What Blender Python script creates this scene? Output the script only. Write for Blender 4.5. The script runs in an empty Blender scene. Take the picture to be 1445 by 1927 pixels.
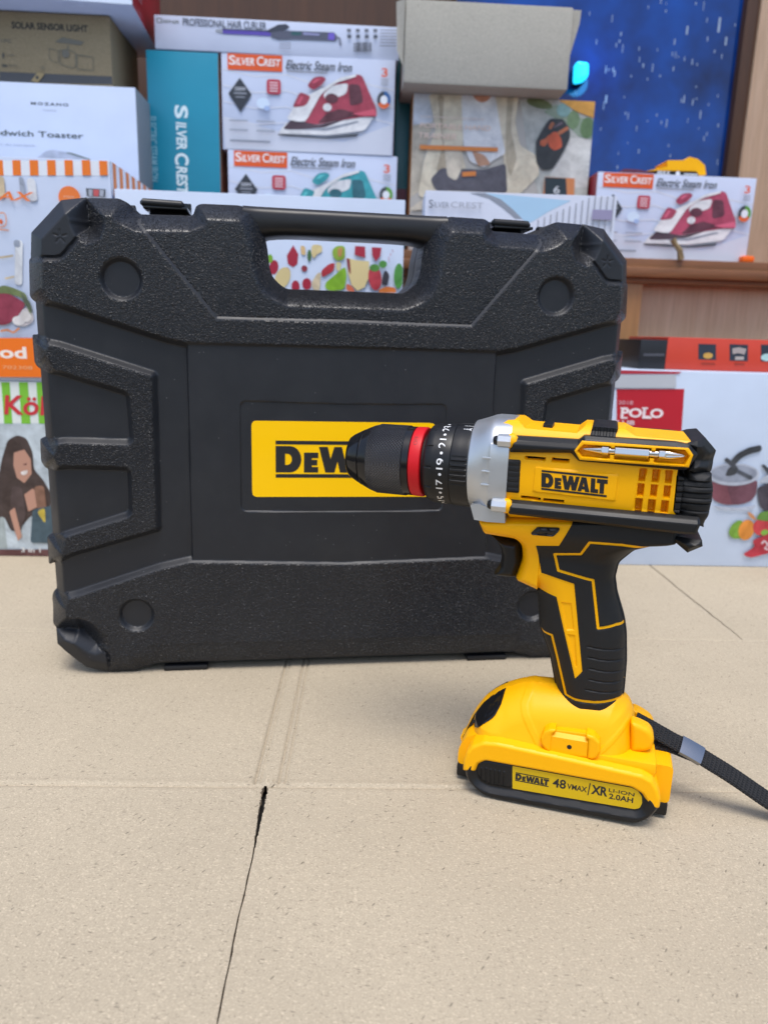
import bpy, bmesh, math, random
import numpy as np
from mathutils import Vector, Matrix

S = bpy.context.scene
COL = S.collection
random.seed(7)
rng = np.random.default_rng(7)

# ------------------------------------------------------------------ camera, sky, sun, exposure
cam = bpy.data.cameras.new("camera")
cam.sensor_fit = 'VERTICAL'; cam.sensor_height = 36.0; cam.sensor_width = 27.0
cam.lens = 26.0
cam.clip_start = 0.01; cam.clip_end = 50
cam_o = bpy.data.objects.new("camera", cam); COL.objects.link(cam_o)
cx, cu, cb = [Vector(v) for v in [[0.999539, 0.007088, 0.029525], [-0.030364, 0.233338, 0.971922], [-0.0, -0.97237, 0.233445]]]
m3 = Matrix((cx, cu, cb)).transposed()
cam_o.matrix_world = Matrix.Translation((0, 0, .27)) @ m3.to_4x4()
cam.dof.use_dof = True; cam.dof.focus_distance = .43; cam.dof.aperture_fstop = 9
S.camera = cam_o
SUN_EL, SUN_AZ = 72, 185          # degrees; azimuth measured clockwise from +y
w = bpy.data.worlds.new("World"); S.world = w; w.use_nodes = True
nt = w.node_tree; nt.nodes.clear()
sky = nt.nodes.new('ShaderNodeTexSky'); sky.sky_type = 'NISHITA'; sky.sun_disc = False
sky.sun_elevation = math.radians(SUN_EL); sky.sun_rotation = math.radians(SUN_AZ)
sky.dust_density = 2.5; sky.air_density = 1.0; sky.ozone_density = 1.0
bg = nt.nodes.new('ShaderNodeBackground'); bg.inputs[1].default_value = .15
wo = nt.nodes.new('ShaderNodeOutputWorld')
nt.links.new(sky.outputs[0], bg.inputs[0]); nt.links.new(bg.outputs[0], wo.inputs[0])
sun = bpy.data.lights.new("sun", 'SUN'); sun.energy = 1.5; sun.angle = math.radians(26); sun.color = (1, .98, .95)
sun_o = bpy.data.objects.new("sun", sun); COL.objects.link(sun_o)
el, az = math.radians(SUN_EL), math.radians(SUN_AZ)
sd = Vector((math.sin(az)*math.cos(el), math.cos(az)*math.cos(el), math.sin(el)))
sun_o.rotation_euler = sd.to_track_quat('Z', 'Y').to_euler()
S.view_settings.view_transform = 'Standard'; S.view_settings.look = 'None'
S.view_settings.exposure = .66; S.view_settings.gamma = 1.0; S.view_settings.use_curve_mapping = False

# ------------------------------------------------------------------ materials
def lin(h):
    h = h.lstrip('#'); c = [int(h[i:i+2], 16)/255 for i in (0, 2, 4)]
    return tuple(x/12.92 if x <= .04045 else ((x+.055)/1.055)**2.4 for x in c)
MATS = {}
def newmat(name, rgb, rough=.5, metal=0., spec=.5):
    m = bpy.data.materials.new(name); m.use_nodes = True
    b = m.node_tree.nodes['Principled BSDF']
    b.inputs['Base Color'].default_value = (*rgb, 1); b.inputs['Roughness'].default_value = rough
    b.inputs['Metallic'].default_value = metal; b.inputs['Specular IOR Level'].default_value = spec
    MATS[name] = m; return m
def N(m, t): return m.node_tree.nodes.new(t)
def L(m, a, b): m.node_tree.links.new(a, b)
def bsdf(m): return m.node_tree.nodes['Principled BSDF']
def coords(m, scale=(1, 1, 1), kind='Object'):
    tc = N(m, 'ShaderNodeTexCoord'); mp = N(m, 'ShaderNodeMapping'); mp.inputs['Scale'].default_value = scale
    L(m, tc.outputs[kind], mp.inputs[0]); return mp.outputs[0]
def noise(m, vec, scale, detail=2, rough=.5, dist=0):
    n = N(m, 'ShaderNodeTexNoise'); n.inputs['Scale'].default_value = scale; n.inputs['Detail'].default_value = detail
    n.inputs['Roughness'].default_value = rough; n.inputs['Distortion'].default_value = dist
    L(m, vec, n.inputs['Vector']); return n.outputs['Fac']
def ramp(m, fac, stops):
    r = N(m, 'ShaderNodeValToRGB'); e = r.color_ramp.elements
    while len(e) < len(stops): e.new(.5)
    for k, (p, c) in zip(e, stops):
        k.position = p; k.color = (*c, 1) if not isinstance(c, (int, float)) else (c, c, c, 1)
    L(m, fac, r.inputs[0]); return r.outputs[0]
def bump(m, h, dist, strength=1.0, chain=None):
    b = N(m, 'ShaderNodeBump'); b.inputs['Distance'].default_value = dist; b.inputs['Strength'].default_value = strength
    L(m, h, b.inputs['Height'])
    if chain is not None: L(m, chain, b.inputs['Normal'])
    return b.outputs[0]
def mix(m, f, a, b, mode='MIX'):
    x = N(m, 'ShaderNodeMix'); x.data_type = 'RGBA'; x.blend_type = mode
    for s, v in ((x.inputs['Factor'], f), (x.inputs['A'], a), (x.inputs['B'], b)):
        if hasattr(v, 'links'): L(m, v, s)
        elif isinstance(v, (int, float)): s.default_value = v
        else: s.default_value = (*v, 1)
    return x.outputs['Result']

def plastic(name, rgb, rough, bs=1500, bd=.00003, var=.06, dust=0.0, spec=.4):
    m = newmat(name, rgb, rough, 0., spec); v = coords(m)
    n1 = noise(m, v, bs, 2); L(m, bump(m, n1, bd), bsdf(m).inputs['Normal'])
    n2 = noise(m, v, 35, 3)
    rr = ramp(m, n2, [(.3, rough-var), (.7, rough+var)]); L(m, rr, bsdf(m).inputs['Roughness'])
    if dust:
        sp = N(m, 'ShaderNodeTexVoronoi'); sp.inputs['Scale'].default_value = 300; L(m, v, sp.inputs['Vector'])
        gate = noise(m, v, 900, 0)
        dots = ramp(m, sp.outputs['Distance'], [(.05, 1.0), (.13, 0.0)])
        big = ramp(m, noise(m, v, 14, 4, .7), [(.52, 0.), (.8, 1.)])
        f = mix(m, .35, dots, big)
        g = N(m, 'ShaderNodeMath'); g.operation = 'MULTIPLY'; g.inputs[1].default_value = dust; L(m, f, g.inputs[0])
        col = mix(m, g.outputs[0], rgb, (.22, .21, .2)); L(m, col, bsdf(m).inputs['Base Color'])
    return m
YEL = plastic('yellow_plastic', lin('#f8b200'), .42, spec=.25)
BLK = plastic('black_plastic', (.007, .0073, .008), .42, dust=.04, spec=.35)
RUB = plastic('black_rubber', (.0085, .0088, .0095), .58, bs=2500, bd=.00006, dust=.04, spec=.35)
GLS = plastic('glossy_black', (.008, .008, .009), .16, bd=.000006)
RED = plastic('red_plastic', lin('#c8141e'), .42, spec=.3)
SMO = plastic('case_smooth', (.0075, .0082, .0102), .46, bs=1100, bd=.00005, dust=.07, spec=.42)
DRK = newmat('dark_inside', (.006, .006, .007), .7)
WHT = newmat('white_print', (.72, .72, .72), .5)
INK = newmat('black_print', (.014, .014, .016), .4)
STK = plastic('yellow_sticker', lin('#ffc800'), .36, spec=.25, bs=300, bd=.00001)
LBL = plastic('olive_yellow_label', lin('#d0ac0a'), .3, bs=300, bd=.00001)
CHR = newmat('bright_steel', (.62, .60, .57), .13, 1.0)
SIL = plastic('silver_paint', (.56, .58, .60), .34, bs=2600, bd=.00005)
bsdf(SIL).inputs['Metallic'].default_value = .75

GRN = newmat('case_plastic', (.01, .0112, .0148), .42, 0., .5)   # one plastic; the moulded grain follows a mesh attribute
v = coords(GRN); a = noise(GRN, v, 620, 0.0, .4, 1.2)
at = N(GRN, 'ShaderNodeAttribute'); at.attribute_name = 'grain'
h = ramp(GRN, a, [(.43, 0.), (.57, 1.)]); mm = N(GRN, 'ShaderNodeMath'); mm.operation = 'MULTIPLY'; L(GRN, h, mm.inputs[0]); L(GRN, at.outputs['Fac'], mm.inputs[1])
nb = bump(GRN, noise(GRN, v, 1100, 2), .00005); L(GRN, bump(GRN, mm.outputs[0], .0010, 1., nb), bsdf(GRN).inputs['Normal'])
sc1 = N(GRN, 'ShaderNodeTexVoronoi'); sc1.inputs['Scale'].default_value = 320; L(GRN, v, sc1.inputs['Vector'])
sep = N(GRN, 'ShaderNodeSeparateColor'); L(GRN, sc1.outputs['Color'], sep.inputs[0])
gt = N(GRN, 'ShaderNodeMath'); gt.operation = 'GREATER_THAN'; gt.inputs[1].default_value = .93; L(GRN, sep.outputs[0], gt.inputs[0])
dt = N(GRN, 'ShaderNodeMath'); dt.operation = 'MULTIPLY'; L(GRN, ramp(GRN, sc1.outputs['Distance'], [(.06, .55), (.14, 0.)]), dt.inputs[0]); L(GRN, gt.outputs[0], dt.inputs[1])
dd = ramp(GRN, noise(GRN, v, 17, 4, .7), [(.42, (.0080, .0096, .0138)), (.85, (.0165, .0185, .0225))])
L(GRN, mix(GRN, dt.outputs[0], dd, (.25, .25, .26)), bsdf(GRN).inputs['Base Color'])
rg = ramp(GRN, noise(GRN, v, 30, 3), [(.3, .40), (.7, .52)]); L(GRN, mix(GRN, at.outputs['Fac'], rg, (.33, .33, .33)), bsdf(GRN).inputs['Roughness'])

KNU = newmat('knurled_black', (.012, .012, .016), .24, 0., .9)
tc = N(KNU, 'ShaderNodeTexCoord'); mp = N(KNU, 'ShaderNodeMapping'); mp.inputs['Rotation'].default_value = (0, 0, math.radians(45))
mp.inputs['Scale'].default_value = (1, 1, 1); L(KNU, tc.outputs['UV'], mp.inputs[0])
ck = []
for ax in ('X', 'Y'):
    wv = N(KNU, 'ShaderNodeTexWave'); wv.bands_direction = ax; wv.inputs['Scale'].default_value = 235.; L(KNU, mp.outputs[0], wv.inputs['Vector']); ck.append(wv.outputs['Fac'])
mm = N(KNU, 'ShaderNodeMath'); mm.operation = 'MULTIPLY'; L(KNU, ck[0], mm.inputs[0]); L(KNU, ck[1], mm.inputs[1])
L(KNU, bump(KNU, mm.outputs[0], .0016, 1.), bsdf(KNU).inputs['Normal'])

WEB = newmat('black_webbing', (.012, .012, .013), .75)
tc = N(WEB, 'ShaderNodeTexCoord'); ck = []
for ax, sc in (('X', 125.), ('Y', 210.)):
    wv = N(WEB, 'ShaderNodeTexWave'); wv.bands_direction = ax; wv.inputs['Scale'].default_value = sc; wv.inputs['Distortion'].default_value = .6
    L(WEB, tc.outputs['UV'], wv.inputs['Vector']); ck.append(wv.outputs['Fac'])
mm = N(WEB, 'ShaderNodeMath'); mm.operation = 'MULTIPLY'; L(WEB, ck[0], mm.inputs[0]); L(WEB, ck[1], mm.inputs[1])
L(WEB, bump(WEB, mm.outputs[0], .0012, 1.), bsdf(WEB).inputs['Normal'])
L(WEB, ramp(WEB, mm.outputs[0], [(.1, (.006, .006, .007)), (.8, (.03, .03, .034))]), bsdf(WEB).inputs['Base Color'])

def cardboard_mat(name, base, fleck=1.0, line=0):
    m = newmat(name, base, .88, spec=.2); v = coords(m)
    k_ = lambda q: tuple(min(1, x*q) for x in base)
    big = noise(m, v, 6, 5, .6); fine = noise(m, v, 1100, 2, .6); mid = noise(m, v, 260, 4, .7)
    c = mix(m, ramp(m, big, [(.3, 0.), (.7, 1.)]), k_(.90), k_(1.06))
    c = mix(m, ramp(m, mid, [(.32, .0), (.68, .30)]), c, k_(.74))
    c = mix(m, ramp(m, fine, [(.36, .0), (.66, .42)]), c, k_(.60))
    c = mix(m, ramp(m, noise(m, v, 900, 1, .5), [(.58, .0), (.72, .5)]), c, k_(1.3))
    # fibres: short thin strokes in several directions
    for sc, rot, thr, colr, gate, st in ((800, .2, .20, k_(.30), .90, .75), (700, -.7, .18, k_(.38), .92, .7), (760, 1.4, .18, k_(.32), .93, .7), (820, -.1, .22, k_(1.5), .88, .6), (640, .6, .2, k_(1.45), .92, .6), (330, 2.2, .15, k_(.2), .955, .9), (420, .1, .16, k_(.26), .94, .85)):
        m1 = N(m, 'ShaderNodeMapping'); m1.inputs['Rotation'].default_value = (0, 0, rot); m1.inputs['Location'].default_value = (sc*.013, rot*3, 0); L(m, v, m1.inputs[0])
        mpv = N(m, 'ShaderNodeMapping'); mpv.inputs['Scale'].default_value = (.5, 1.7, 1); L(m, m1.outputs[0], mpv.inputs[0])
        vo = N(m, 'ShaderNodeTexVoronoi'); vo.inputs['Scale'].default_value = sc; L(m, mpv.outputs[0], vo.inputs['Vector'])
        wn = N(m, 'ShaderNodeSeparateColor'); L(m, vo.outputs['Color'], wn.inputs[0])
        g = N(m, 'ShaderNodeMath'); g.operation = 'GREATER_THAN'; g.inputs[1].default_value = gate; L(m, wn.outputs[0], g.inputs[0])
        f = ramp(m, vo.outputs['Distance'], [(thr, st*fleck), (thr*2.0, 0.)])
        k = N(m, 'ShaderNodeMath'); k.operation = 'MULTIPLY'; L(m, f, k.inputs[0]); L(m, g.outputs[0], k.inputs[1])
        c = mix(m, k.outputs[0], c, colr)
    L(m, c, bsdf(m).inputs['Base Color'])
    nb = bump(m, mid, .0003, .6)
    wv = N(m, 'ShaderNodeTexWave'); wv.bands_direction = 'X'; wv.inputs['Scale'].default_value = 38.; wv.inputs['Distortion'].default_value = 1.5; wv.inputs['Detail'].default_value = 2; L(m, v, wv.inputs['Vector'])
    nb = bump(m, wv.outputs['Fac'], .0006, .10, nb)
    nb = bump(m, noise(m, v, 12, 3), .006, .18, nb)
    L(m, nb, bsdf(m).inputs['Normal']); return m
CARD = cardboard_mat('cardboard_brown', (.462, .392, .285), .7)
CUT = newmat('cardboard_cut_edge', (.36, .28, .19), .9)
def wood_mat(name, c1, c2, scale=18, stretch=(1, 1, .06), rough=.45):
    m = newmat(name, c1, rough); v = coords(m, stretch)
    n1 = noise(m, v, scale*3, 5, .65, .6); n2 = noise(m, v, scale*14, 3, .6)
    c = mix(m, ramp(m, n1, [(.3, 0.), (.7, 1.)]), c1, c2); c = mix(m, ramp(m, n2, [(.4, 0.), (.75, .4)]), c, tuple(x*.6 for x in c1))
    L(m, c, bsdf(m).inputs['Base Color']); L(m, bump(m, n2, .0004, .3), bsdf(m).inputs['Normal']); return m
WOODL = wood_mat('light_wood', lin('#bd9c7e'), lin('#cdae92'))
WOODD = wood_mat('dark_wood', lin('#6e4626'), lin('#8c5f3a'), 10, (.15, 1, 1))
WOODV = wood_mat('brown_wood', lin('#4a2f1c'), lin('#5b3a22'), 12)
TRIM = wood_mat('wood_trim', lin('#8e6238'), lin('#a87a48'), 12)
_pc = {}
def paint(hexc, rough=.36, var=.05):
    """coated printed card: flat ink with slight mottling and a soft sheen; a trailing ~ marks photographic print with tonal detail"""
    if hexc in _pc: return _pc[hexc]
    photo = hexc.endswith('~'); c = lin(hexc.rstrip('~')); m = newmat('printed_card', c, rough, spec=.45); v = coords(m)
    if photo:
        n1 = noise(m, v, 34, 5, .68, .8); n2 = noise(m, v, 120, 3, .6)
        col = mix(m, ramp(m, n1, [(.28, 0.), (.72, 1.)]), tuple(x*.62 for x in c), tuple(min(.9, x*1.22+.02) for x in c))
        col = mix(m, ramp(m, n2, [(.4, 0.), (.8, .3)]), col, tuple(min(.9, x*1.4+.05) for x in c))
    else:
        n1 = noise(m, v, 9, 4, .6); col = mix(m, ramp(m, n1, [(.3, 0.), (.7, 1.)]), tuple(x*(1-var) for x in c), tuple(min(1, x*(1+var)) for x in c))
    L(m, col, bsdf(m).inputs['Base Color'])
    L(m, bump(m, noise(m, v, 14, 3), .006, .2), bsdf(m).inputs['Normal'])
    _pc[hexc] = m; return m

# ------------------------------------------------------------------ object helpers
def empty(name, loc, rz=0., label=None, cat=None, group=None):
    o = bpy.data.objects.new(name, None); COL.objects.link(o); o.location = loc; o.rotation_euler = (0, 0, rz)
    o.empty_display_size = .02
    tag(o, label, cat, group); return o
def tag(o, label=None, cat=None, group=None, kind=None):
    if label: o['label'] = label
    if cat: o['category'] = cat
    if group: o['group'] = group
    if kind: o['kind'] = kind
    return o
def mk(name, verts, faces, mats, parent=None, midx=None, smooth=35, label=None, uv=None, org=(0, 0, 0), scale=.001):
    """verts in millimetres -> one mesh object"""
    V = (np.asarray(verts, float)-np.asarray(org, float))*scale
    me = bpy.data.meshes.new(name); me.from_pydata(V.tolist(), [], [list(map(int, f)) for f in faces])
    for m in (mats if isinstance(mats, (list, tuple)) else [mats]): me.materials.append(m)
    if midx is not None: me.polygons.foreach_set('material_index', np.asarray(midx, np.int32))
    if uv is not None:
        l = me.uv_layers.new(name='UVMap'); li = np.zeros(len(me.loops), np.int32); me.loops.foreach_get('vertex_index', li)
        l.data.foreach_set('uv', np.asarray(uv, float)[li].ravel())
    if smooth:
        me.polygons.foreach_set('use_smooth', np.ones(len(me.polygons), bool)); me.set_sharp_from_angle(angle=math.radians(smooth))
    me.update()
    o = bpy.data.objects.new(name, me); COL.objects.link(o)
    if parent is not None: o.parent = parent
    if label: o['label'] = label
    return o

class MB:
    """collects simple solids into one mesh (millimetres)"""
    def __init__(s): s.v = []; s.f = []; s.m = []
    def add(s, v, f, mi=0):
        b = len(s.v); s.v += [tuple(p) for p in v]; s.f += [[i+b for i in q] for q in f]; s.m += [mi]*len(f); return s
    def box(s, x0, x1, y0, y1, z0, z1, mi=0, bev=0):
        if not bev:
            v = [(x, y, z) for x in (x0, x1) for y in (y0, y1) for z in (z0, z1)]
            return s.add(v, [(0, 1, 3, 2), (4, 6, 7, 5), (0, 4, 5, 1), (2, 3, 7, 6), (0, 2, 6, 4), (1, 5, 7, 3)], mi)
        bm = bmesh.new(); bmesh.ops.create_cube(bm, size=1)
        for p in bm.verts: p.co = ((x0+x1)/2+p.co.x*(x1-x0), (y0+y1)/2+p.co.y*(y1-y0), (z0+z1)/2+p.co.z*(z1-z0))
        bmesh.ops.bevel(bm, geom=bm.edges[:], offset=bev, segments=2, affect='EDGES', profile=.6)
        bm.verts.index_update(); s.add([tuple(p.co) for p in bm.verts], [[q.index for q in f.verts] for f in bm.faces], mi); bm.free(); return s
    def prism(s, pts, y0, y1, mi=0):
        """x,z polygon extruded along y"""
        n = len(pts); a = sum(pts[i][0]*pts[(i+1) % n][1]-pts[(i+1) % n][0]*pts[i][1] for i in range(n))
        if a < 0: pts = pts[::-1]
        v = [(x, y0, z) for x, z in pts]+[(x, y1, z) for x, z in pts]
        return s.add(v, [list(range(n)), list(range(2*n-1, n-1, -1))]+[[i, i+n, (i+1) % n+n, (i+1) % n] for i in range(n)], mi)
    def tube(s, path, r, n=10, mi=0, cap=True):
        P = [Vector(p) for p in path]; rs = r if isinstance(r, (list, tuple)) else [r]*len(P); rings = []
        up = Vector((0, 0, 1))
        for i, p in enumerate(P):
            t = (P[min(i+1, len(P)-1)]-P[max(i-1, 0)]).normalized()
            a = t.cross(up); a = a.normalized() if a.length > 1e-6 else Vector((1, 0, 0)); b = a.cross(t)
            rings.append([p+(a*math.cos(k*2*math.pi/n)+b*math.sin(k*2*math.pi/n))*rs[i] for k in range(n)])
        v = [q for g in rings for q in g]; f = []
        for i in range(len(P)-1):
            for k in range(n): f.append([i*n+k, i*n+(k+1) % n, (i+1)*n+(k+1) % n, (i+1)*n+k])
        if cap: f += [list(range(n-1, -1, -1)), [len(v)-n+k for k in range(n)]]
        return s.add(v, f, mi)
    def build(s, name, mats, parent=None, smooth=35, org=(0, 0, 0), label=None):
        return mk(name, s.v, s.f, mats, parent, s.m, smooth, label, org=org)

def lathe(name, prof, axis, mats, parent, n=72, org=(0, 0, 0), midx=None, rfun=None, uvs=False, smooth=30):
    """profile (x, r) turned about the x axis through (y, z) = axis"""
    V = []; F = []; MI = []; UV = []
    arc = 0
    for i, (x, r) in enumerate(prof):
        if i: arc += math.hypot(x-prof[i-1][0], r-prof[i-1][1])
        for k in range(n+1):
            t = 2*math.pi*k/n; q = rfun(x, r, t) if rfun else r
            V.append((x, axis[0]-q*math.cos(t), axis[1]+q*math.sin(t))); UV.append((arc*.001, t*20*.001))
    for i in range(len(prof)-1):
        for k in range(n):
            F.append([i*(n+1)+k, (i+1)*(n+1)+k, (i+1)*(n+1)+k+1, i*(n+1)+k+1]); MI.append(midx[i] if midx else 0)
    me = mk(name, V, F, mats, parent, MI, smooth, uv=UV, org=org)
    bm = bmesh.new(); bm.from_mesh(me.data); bmesh.ops.remove_doubles(bm, verts=bm.verts[:], dist=1e-7)
    bmesh.ops.recalc_face_normals(bm, faces=bm.faces[:]); bm.to_mesh(me.data); bm.free()
    return me

# signed distances, positive inside
def sdpoly(pts):
    P = np.asarray(pts, float)
    def f(X, Z):
        d = np.full(X.shape, 1e9); ins = np.zeros(X.shape, bool); n = len(P)
        for i in range(n):
            a = P[i]; b = P[(i+1) % n]; e = b-a; L2 = e@e
            if L2 < 1e-12: continue
            t = np.clip(((X-a[0])*e[0]+(Z-a[1])*e[1])/L2, 0, 1)
            d = np.minimum(d, (X-a[0]-t*e[0])**2+(Z-a[1]-t*e[1])**2)
            if a[1] != b[1]:
                c = ((a[1] > Z) != (b[1] > Z)) & (X < (b[0]-a[0])*(Z-a[1])/(b[1]-a[1])+a[0]); ins ^= c
        d = np.sqrt(d); return np.where(ins, d, -d)
    f.pts = P; return f
def sdline(pts):
    P = np.asarray(pts, float)
    def f(X, Z):
        d = np.full(X.shape, 1e9)
        for a, b in zip(P[:-1], P[1:]):
            e = b-a; t = np.clip(((X-a[0])*e[0]+(Z-a[1])*e[1])/max(e@e, 1e-12), 0, 1)
            d = np.minimum(d, np.hypot(X-a[0]-t*e[0], Z-a[1]-t*e[1]))
        return d
    return f
def sdcirc(c, r): return lambda X, Z: r-np.hypot(X-c[0], Z-c[1])
def rnd(pts, r, n=5):
    """round the corners of a polygon"""
    out = []; P = [np.array(p, float) for p in pts]; k = len(P)
    for i in range(k):
        a, b, c = P[i-1], P[i], P[(i+1) % k]; u = a-b; v = c-b; lu = np.hypot(*u); lv = np.hypot(*v)
        if lu < 1e-6 or lv < 1e-6: continue
        q = min(r, lu*.45, lv*.45); p0 = b+u/lu*q; p1 = b+v/lv*q
        for t in np.linspace(0, 1, n): out.append(tuple((1-t)**2*p0+2*t*(1-t)*b+t*t*p1))
    return out
def sstep(x): x = np.clip(x, 0, 1); return x*x*(3-2*x)
def smin(a, b, k): h = np.clip(.5+.5*(b-a)/k, 0, 1); return b+(a-b)*h-k*h*(1-h)
def smax(a, b, k): return -smin(-a, -b, k)

def relief(sdf, bounds, res, near, far=None, back=None, matf=None, cover=True):
    """solid whose side view is sdf > 0; near(X,Z,S) and far(X,Z,S) give its y on both sides"""
    x0, x1, z0, z1 = bounds
    nx = int(math.ceil((x1-x0)/res))+3; nz = int(math.ceil((z1-z0)/res))+3
    gx = x0-res+np.arange(nx)*res; gz = z0-res+np.arange(nz)*res
    X, Z = np.meshgrid(gx, gz, indexing='ij'); Sd = sdf(X, Z)
    ins = Sd > 0
    cell = ins[:-1, :-1] | ins[1:, :-1] | ins[1:, 1:] | ins[:-1, 1:]
    use = np.zeros_like(ins); use[:-1, :-1] |= cell; use[1:, :-1] |= cell; use[1:, 1:] |= cell; use[:-1, 1:] |= cell
    idx = np.full(X.shape, -1); idx[use] = np.arange(use.sum())
    x = X[use].copy(); z = Z[use].copy(); s = Sd[use].copy(); e = res*.2
    out = s <= 0
    for _ in range(3):
        if not out.any(): break
        xo, zo = x[out], z[out]; so = sdf(xo, zo)
        gxx = (sdf(xo+e, zo)-sdf(xo-e, zo))/(2*e); gzz = (sdf(xo, zo+e)-sdf(xo, zo-e))/(2*e)
        g = np.maximum(gxx**2+gzz**2, .2)
        st = np.clip(-so/g, -1.5*res, 1.5*res)
        x[out] = xo+gxx*st; z[out] = zo+gzz*st
    s = sdf(x, z); s[out] = np.clip(s[out], 0, None)*0
    ci, cj = np.nonzero(cell)
    F = np.stack([idx[ci, cj], idx[ci+1, cj], idx[ci+1, cj+1], idx[ci, cj+1]], 1)
    yn = near(x, z, s); V = np.stack([x, yn, z], 1); n = len(V)
    fx = x[F].mean(1); fz = z[F].mean(1); fs = s[F].mean(1)
    mi = matf(fx, fz, fs) if matf else np.zeros(len(F), int)
    E = np.concatenate([F[:, [k, (k+1) % 4]] for k in range(4)]); key = E[:, 0].astype(np.int64)*n+E[:, 1]; rk = E[:, 1].astype(np.int64)*n+E[:, 0]
    bd = E[~np.isin(key, rk)]
    faces = F.tolist(); mats = mi.tolist()
    if far is not None:
        yf = far(x, z, s); V2 = np.stack([x, yf, z], 1)
        V = np.concatenate([V, V2]); faces += (F[:, ::-1]+n).tolist(); mats += mi.tolist()
        faces += np.stack([bd[:, 1], bd[:, 0], bd[:, 0]+n, bd[:, 1]+n], 1).tolist(); mats += [int(mi.min()) if matf else 0]*len(bd)
    elif back is not None:
        bi, inv = np.unique(bd, return_inverse=True); inv = inv.reshape(bd.shape)
        V2 = np.stack([x[bi], np.full(len(bi), float(back)), z[bi]], 1); V = np.concatenate([V, V2])
        faces += np.stack([bd[:, 1], bd[:, 0], inv[:, 0]+n, inv[:, 1]+n], 1).tolist(); mats += [0]*len(bd)
    return V, faces, mats
def bb(*polys, pad=1):
    a = np.concatenate([np.asarray(p, float).reshape(-1, 2) for p in polys]); return (a[:, 0].min()-pad, a[:, 0].max()+pad, a[:, 1].min()-pad, a[:, 1].max()+pad)

# lettering -------------------------------------------------------
_tx = {}
def text_raw(s, bold=0., space=1.):
    k = (s, bold, space)
    if k in _tx: return _tx[k]
    cu = bpy.data.curves.new('lettering', 'FONT'); cu.body = s; cu.offset = bold; cu.space_character = space; cu.resolution_u = 4
    o = bpy.data.objects.new('lettering', cu); COL.objects.link(o); dg = bpy.context.evaluated_depsgraph_get()
    me = bpy.data.meshes.new_from_object(o.evaluated_get(dg)); V = np.array([v.co[:2] for v in me.vertices]); F = [list(p.vertices) for p in me.polygons]
    bpy.data.objects.remove(o); bpy.data.curves.remove(cu); bpy.data.meshes.remove(me)
    _tx[k] = (V, F); return V, F
def text_fit(s, x0, z0, x1, z1, bold=.012, shear=0., space=1., rot=0):
    V, F = text_raw(s, bold, space); V = V.copy(); V[:, 0] += V[:, 1]*shear
    V = (V-V.min(0))/(V.max(0)-V.min(0))
    if rot == -90: V = np.stack([V[:, 1], 1-V[:, 0]], 1)
    if rot == 90: V = np.stack([1-V[:, 1], V[:, 0]], 1)
    return V*[x1-x0, z1-z0]+[x0, z0], F
def arcpts(cx_, cz_, rx, rz, a0, a1, n=14): return [(cx_+rx*math.cos(math.radians(a0+(a1-a0)*i/n)), cz_+rz*math.sin(math.radians(a0+(a1-a0)*i/n))) for i in range(n+1)]
def logo_polys(x0, z0, x1, z1):
    """heavy condensed name with a small second capital between two bars, as closed outlines"""
    P = []
    def D(x, w_, h):
        o = [(x, 0), (x, h)]+[(x+w_*.55+w_*.45*math.sin(t)*1.0, h/2+h/2*math.cos(t)) for t in np.linspace(0, math.pi, 13)]
        i = [(x+w_*.37, h*.29), (x+w_*.37, h*.71)]+[(x+w_*.46+w_*.17*math.sin(t), h/2+h*.21*math.cos(t)) for t in np.linspace(0, math.pi, 9)]
        # one outline with the counter joined by a thin seam
        P.append([o[0]]+[o[1]]+o[2:]+[o[0], i[0]]+i[:0:-1]+[i[0]])
    D(0, 1.0, 1.)
    x = 1.10; w_ = .56; h = .76
    P.append([(x, 0), (x, h), (x+w_, h), (x+w_, h*.72), (x+w_*.55, h*.72), (x+w_*.55, h*.64), (x+w_*.93, h*.64), (x+w_*.93, h*.36), (x+w_*.55, h*.36), (x+w_*.55, h*.28), (x+w_, h*.28), (x+w_, 0)])
    x = 1.68; w_ = 1.45
    P.append([(x, .98), (x+.35, .98), (x+.46, .52), (x+.60, .98), (x+.90, .98), (x+1.02, .52), (x+1.14, .98), (x+w_, .98), (x+1.19, 0), (x+.84, 0), (x+.735, .42), (x+.62, 0), (x+.26, 0)])
    x = 2.98; w_ = 1.0; q0 = (x+.49, .98); q1 = (x+.49, .60)
    P.append([(x, 0), (x+.30, .98), q0, q1, (x+.43, .36), (x+.55, .36), q1, q0, (x+.68, .98), (x+w_, 0), (x+.63, 0), (x+.59, .15), (x+.36, .15), (x+.32, 0)][::1])
    P.append([(x+1.06, 0), (x+1.06, .98), (x+1.42, .98), (x+1.42, .27), (x+1.68, .27), (x+1.68, 0)])
    x = 4.52
    P.append([(x, .98), (x+.86, .98), (x+.86, .70), (x+.61, .70), (x+.61, 0), (x+.25, 0), (x+.25, .70), (x, .70)])
    W = 5.38
    P.append([(0, 1.06), (0, 1.20), (W, 1.20), (W, 1.06)]); P.append([(0, -.20), (0, -.06), (W, -.06), (W, -.20)])
    return [[(x0+(a/W)*(x1-x0), z0+(b+.2)/1.4*(z1-z0)) for a, b in p] for p in P], (x0+(2.98+.50)/W*(x1-x0), z0+(.2+.42)/1.4*(z1-z0), (x1-x0)/W, (z1-z0)/1.4)
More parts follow.
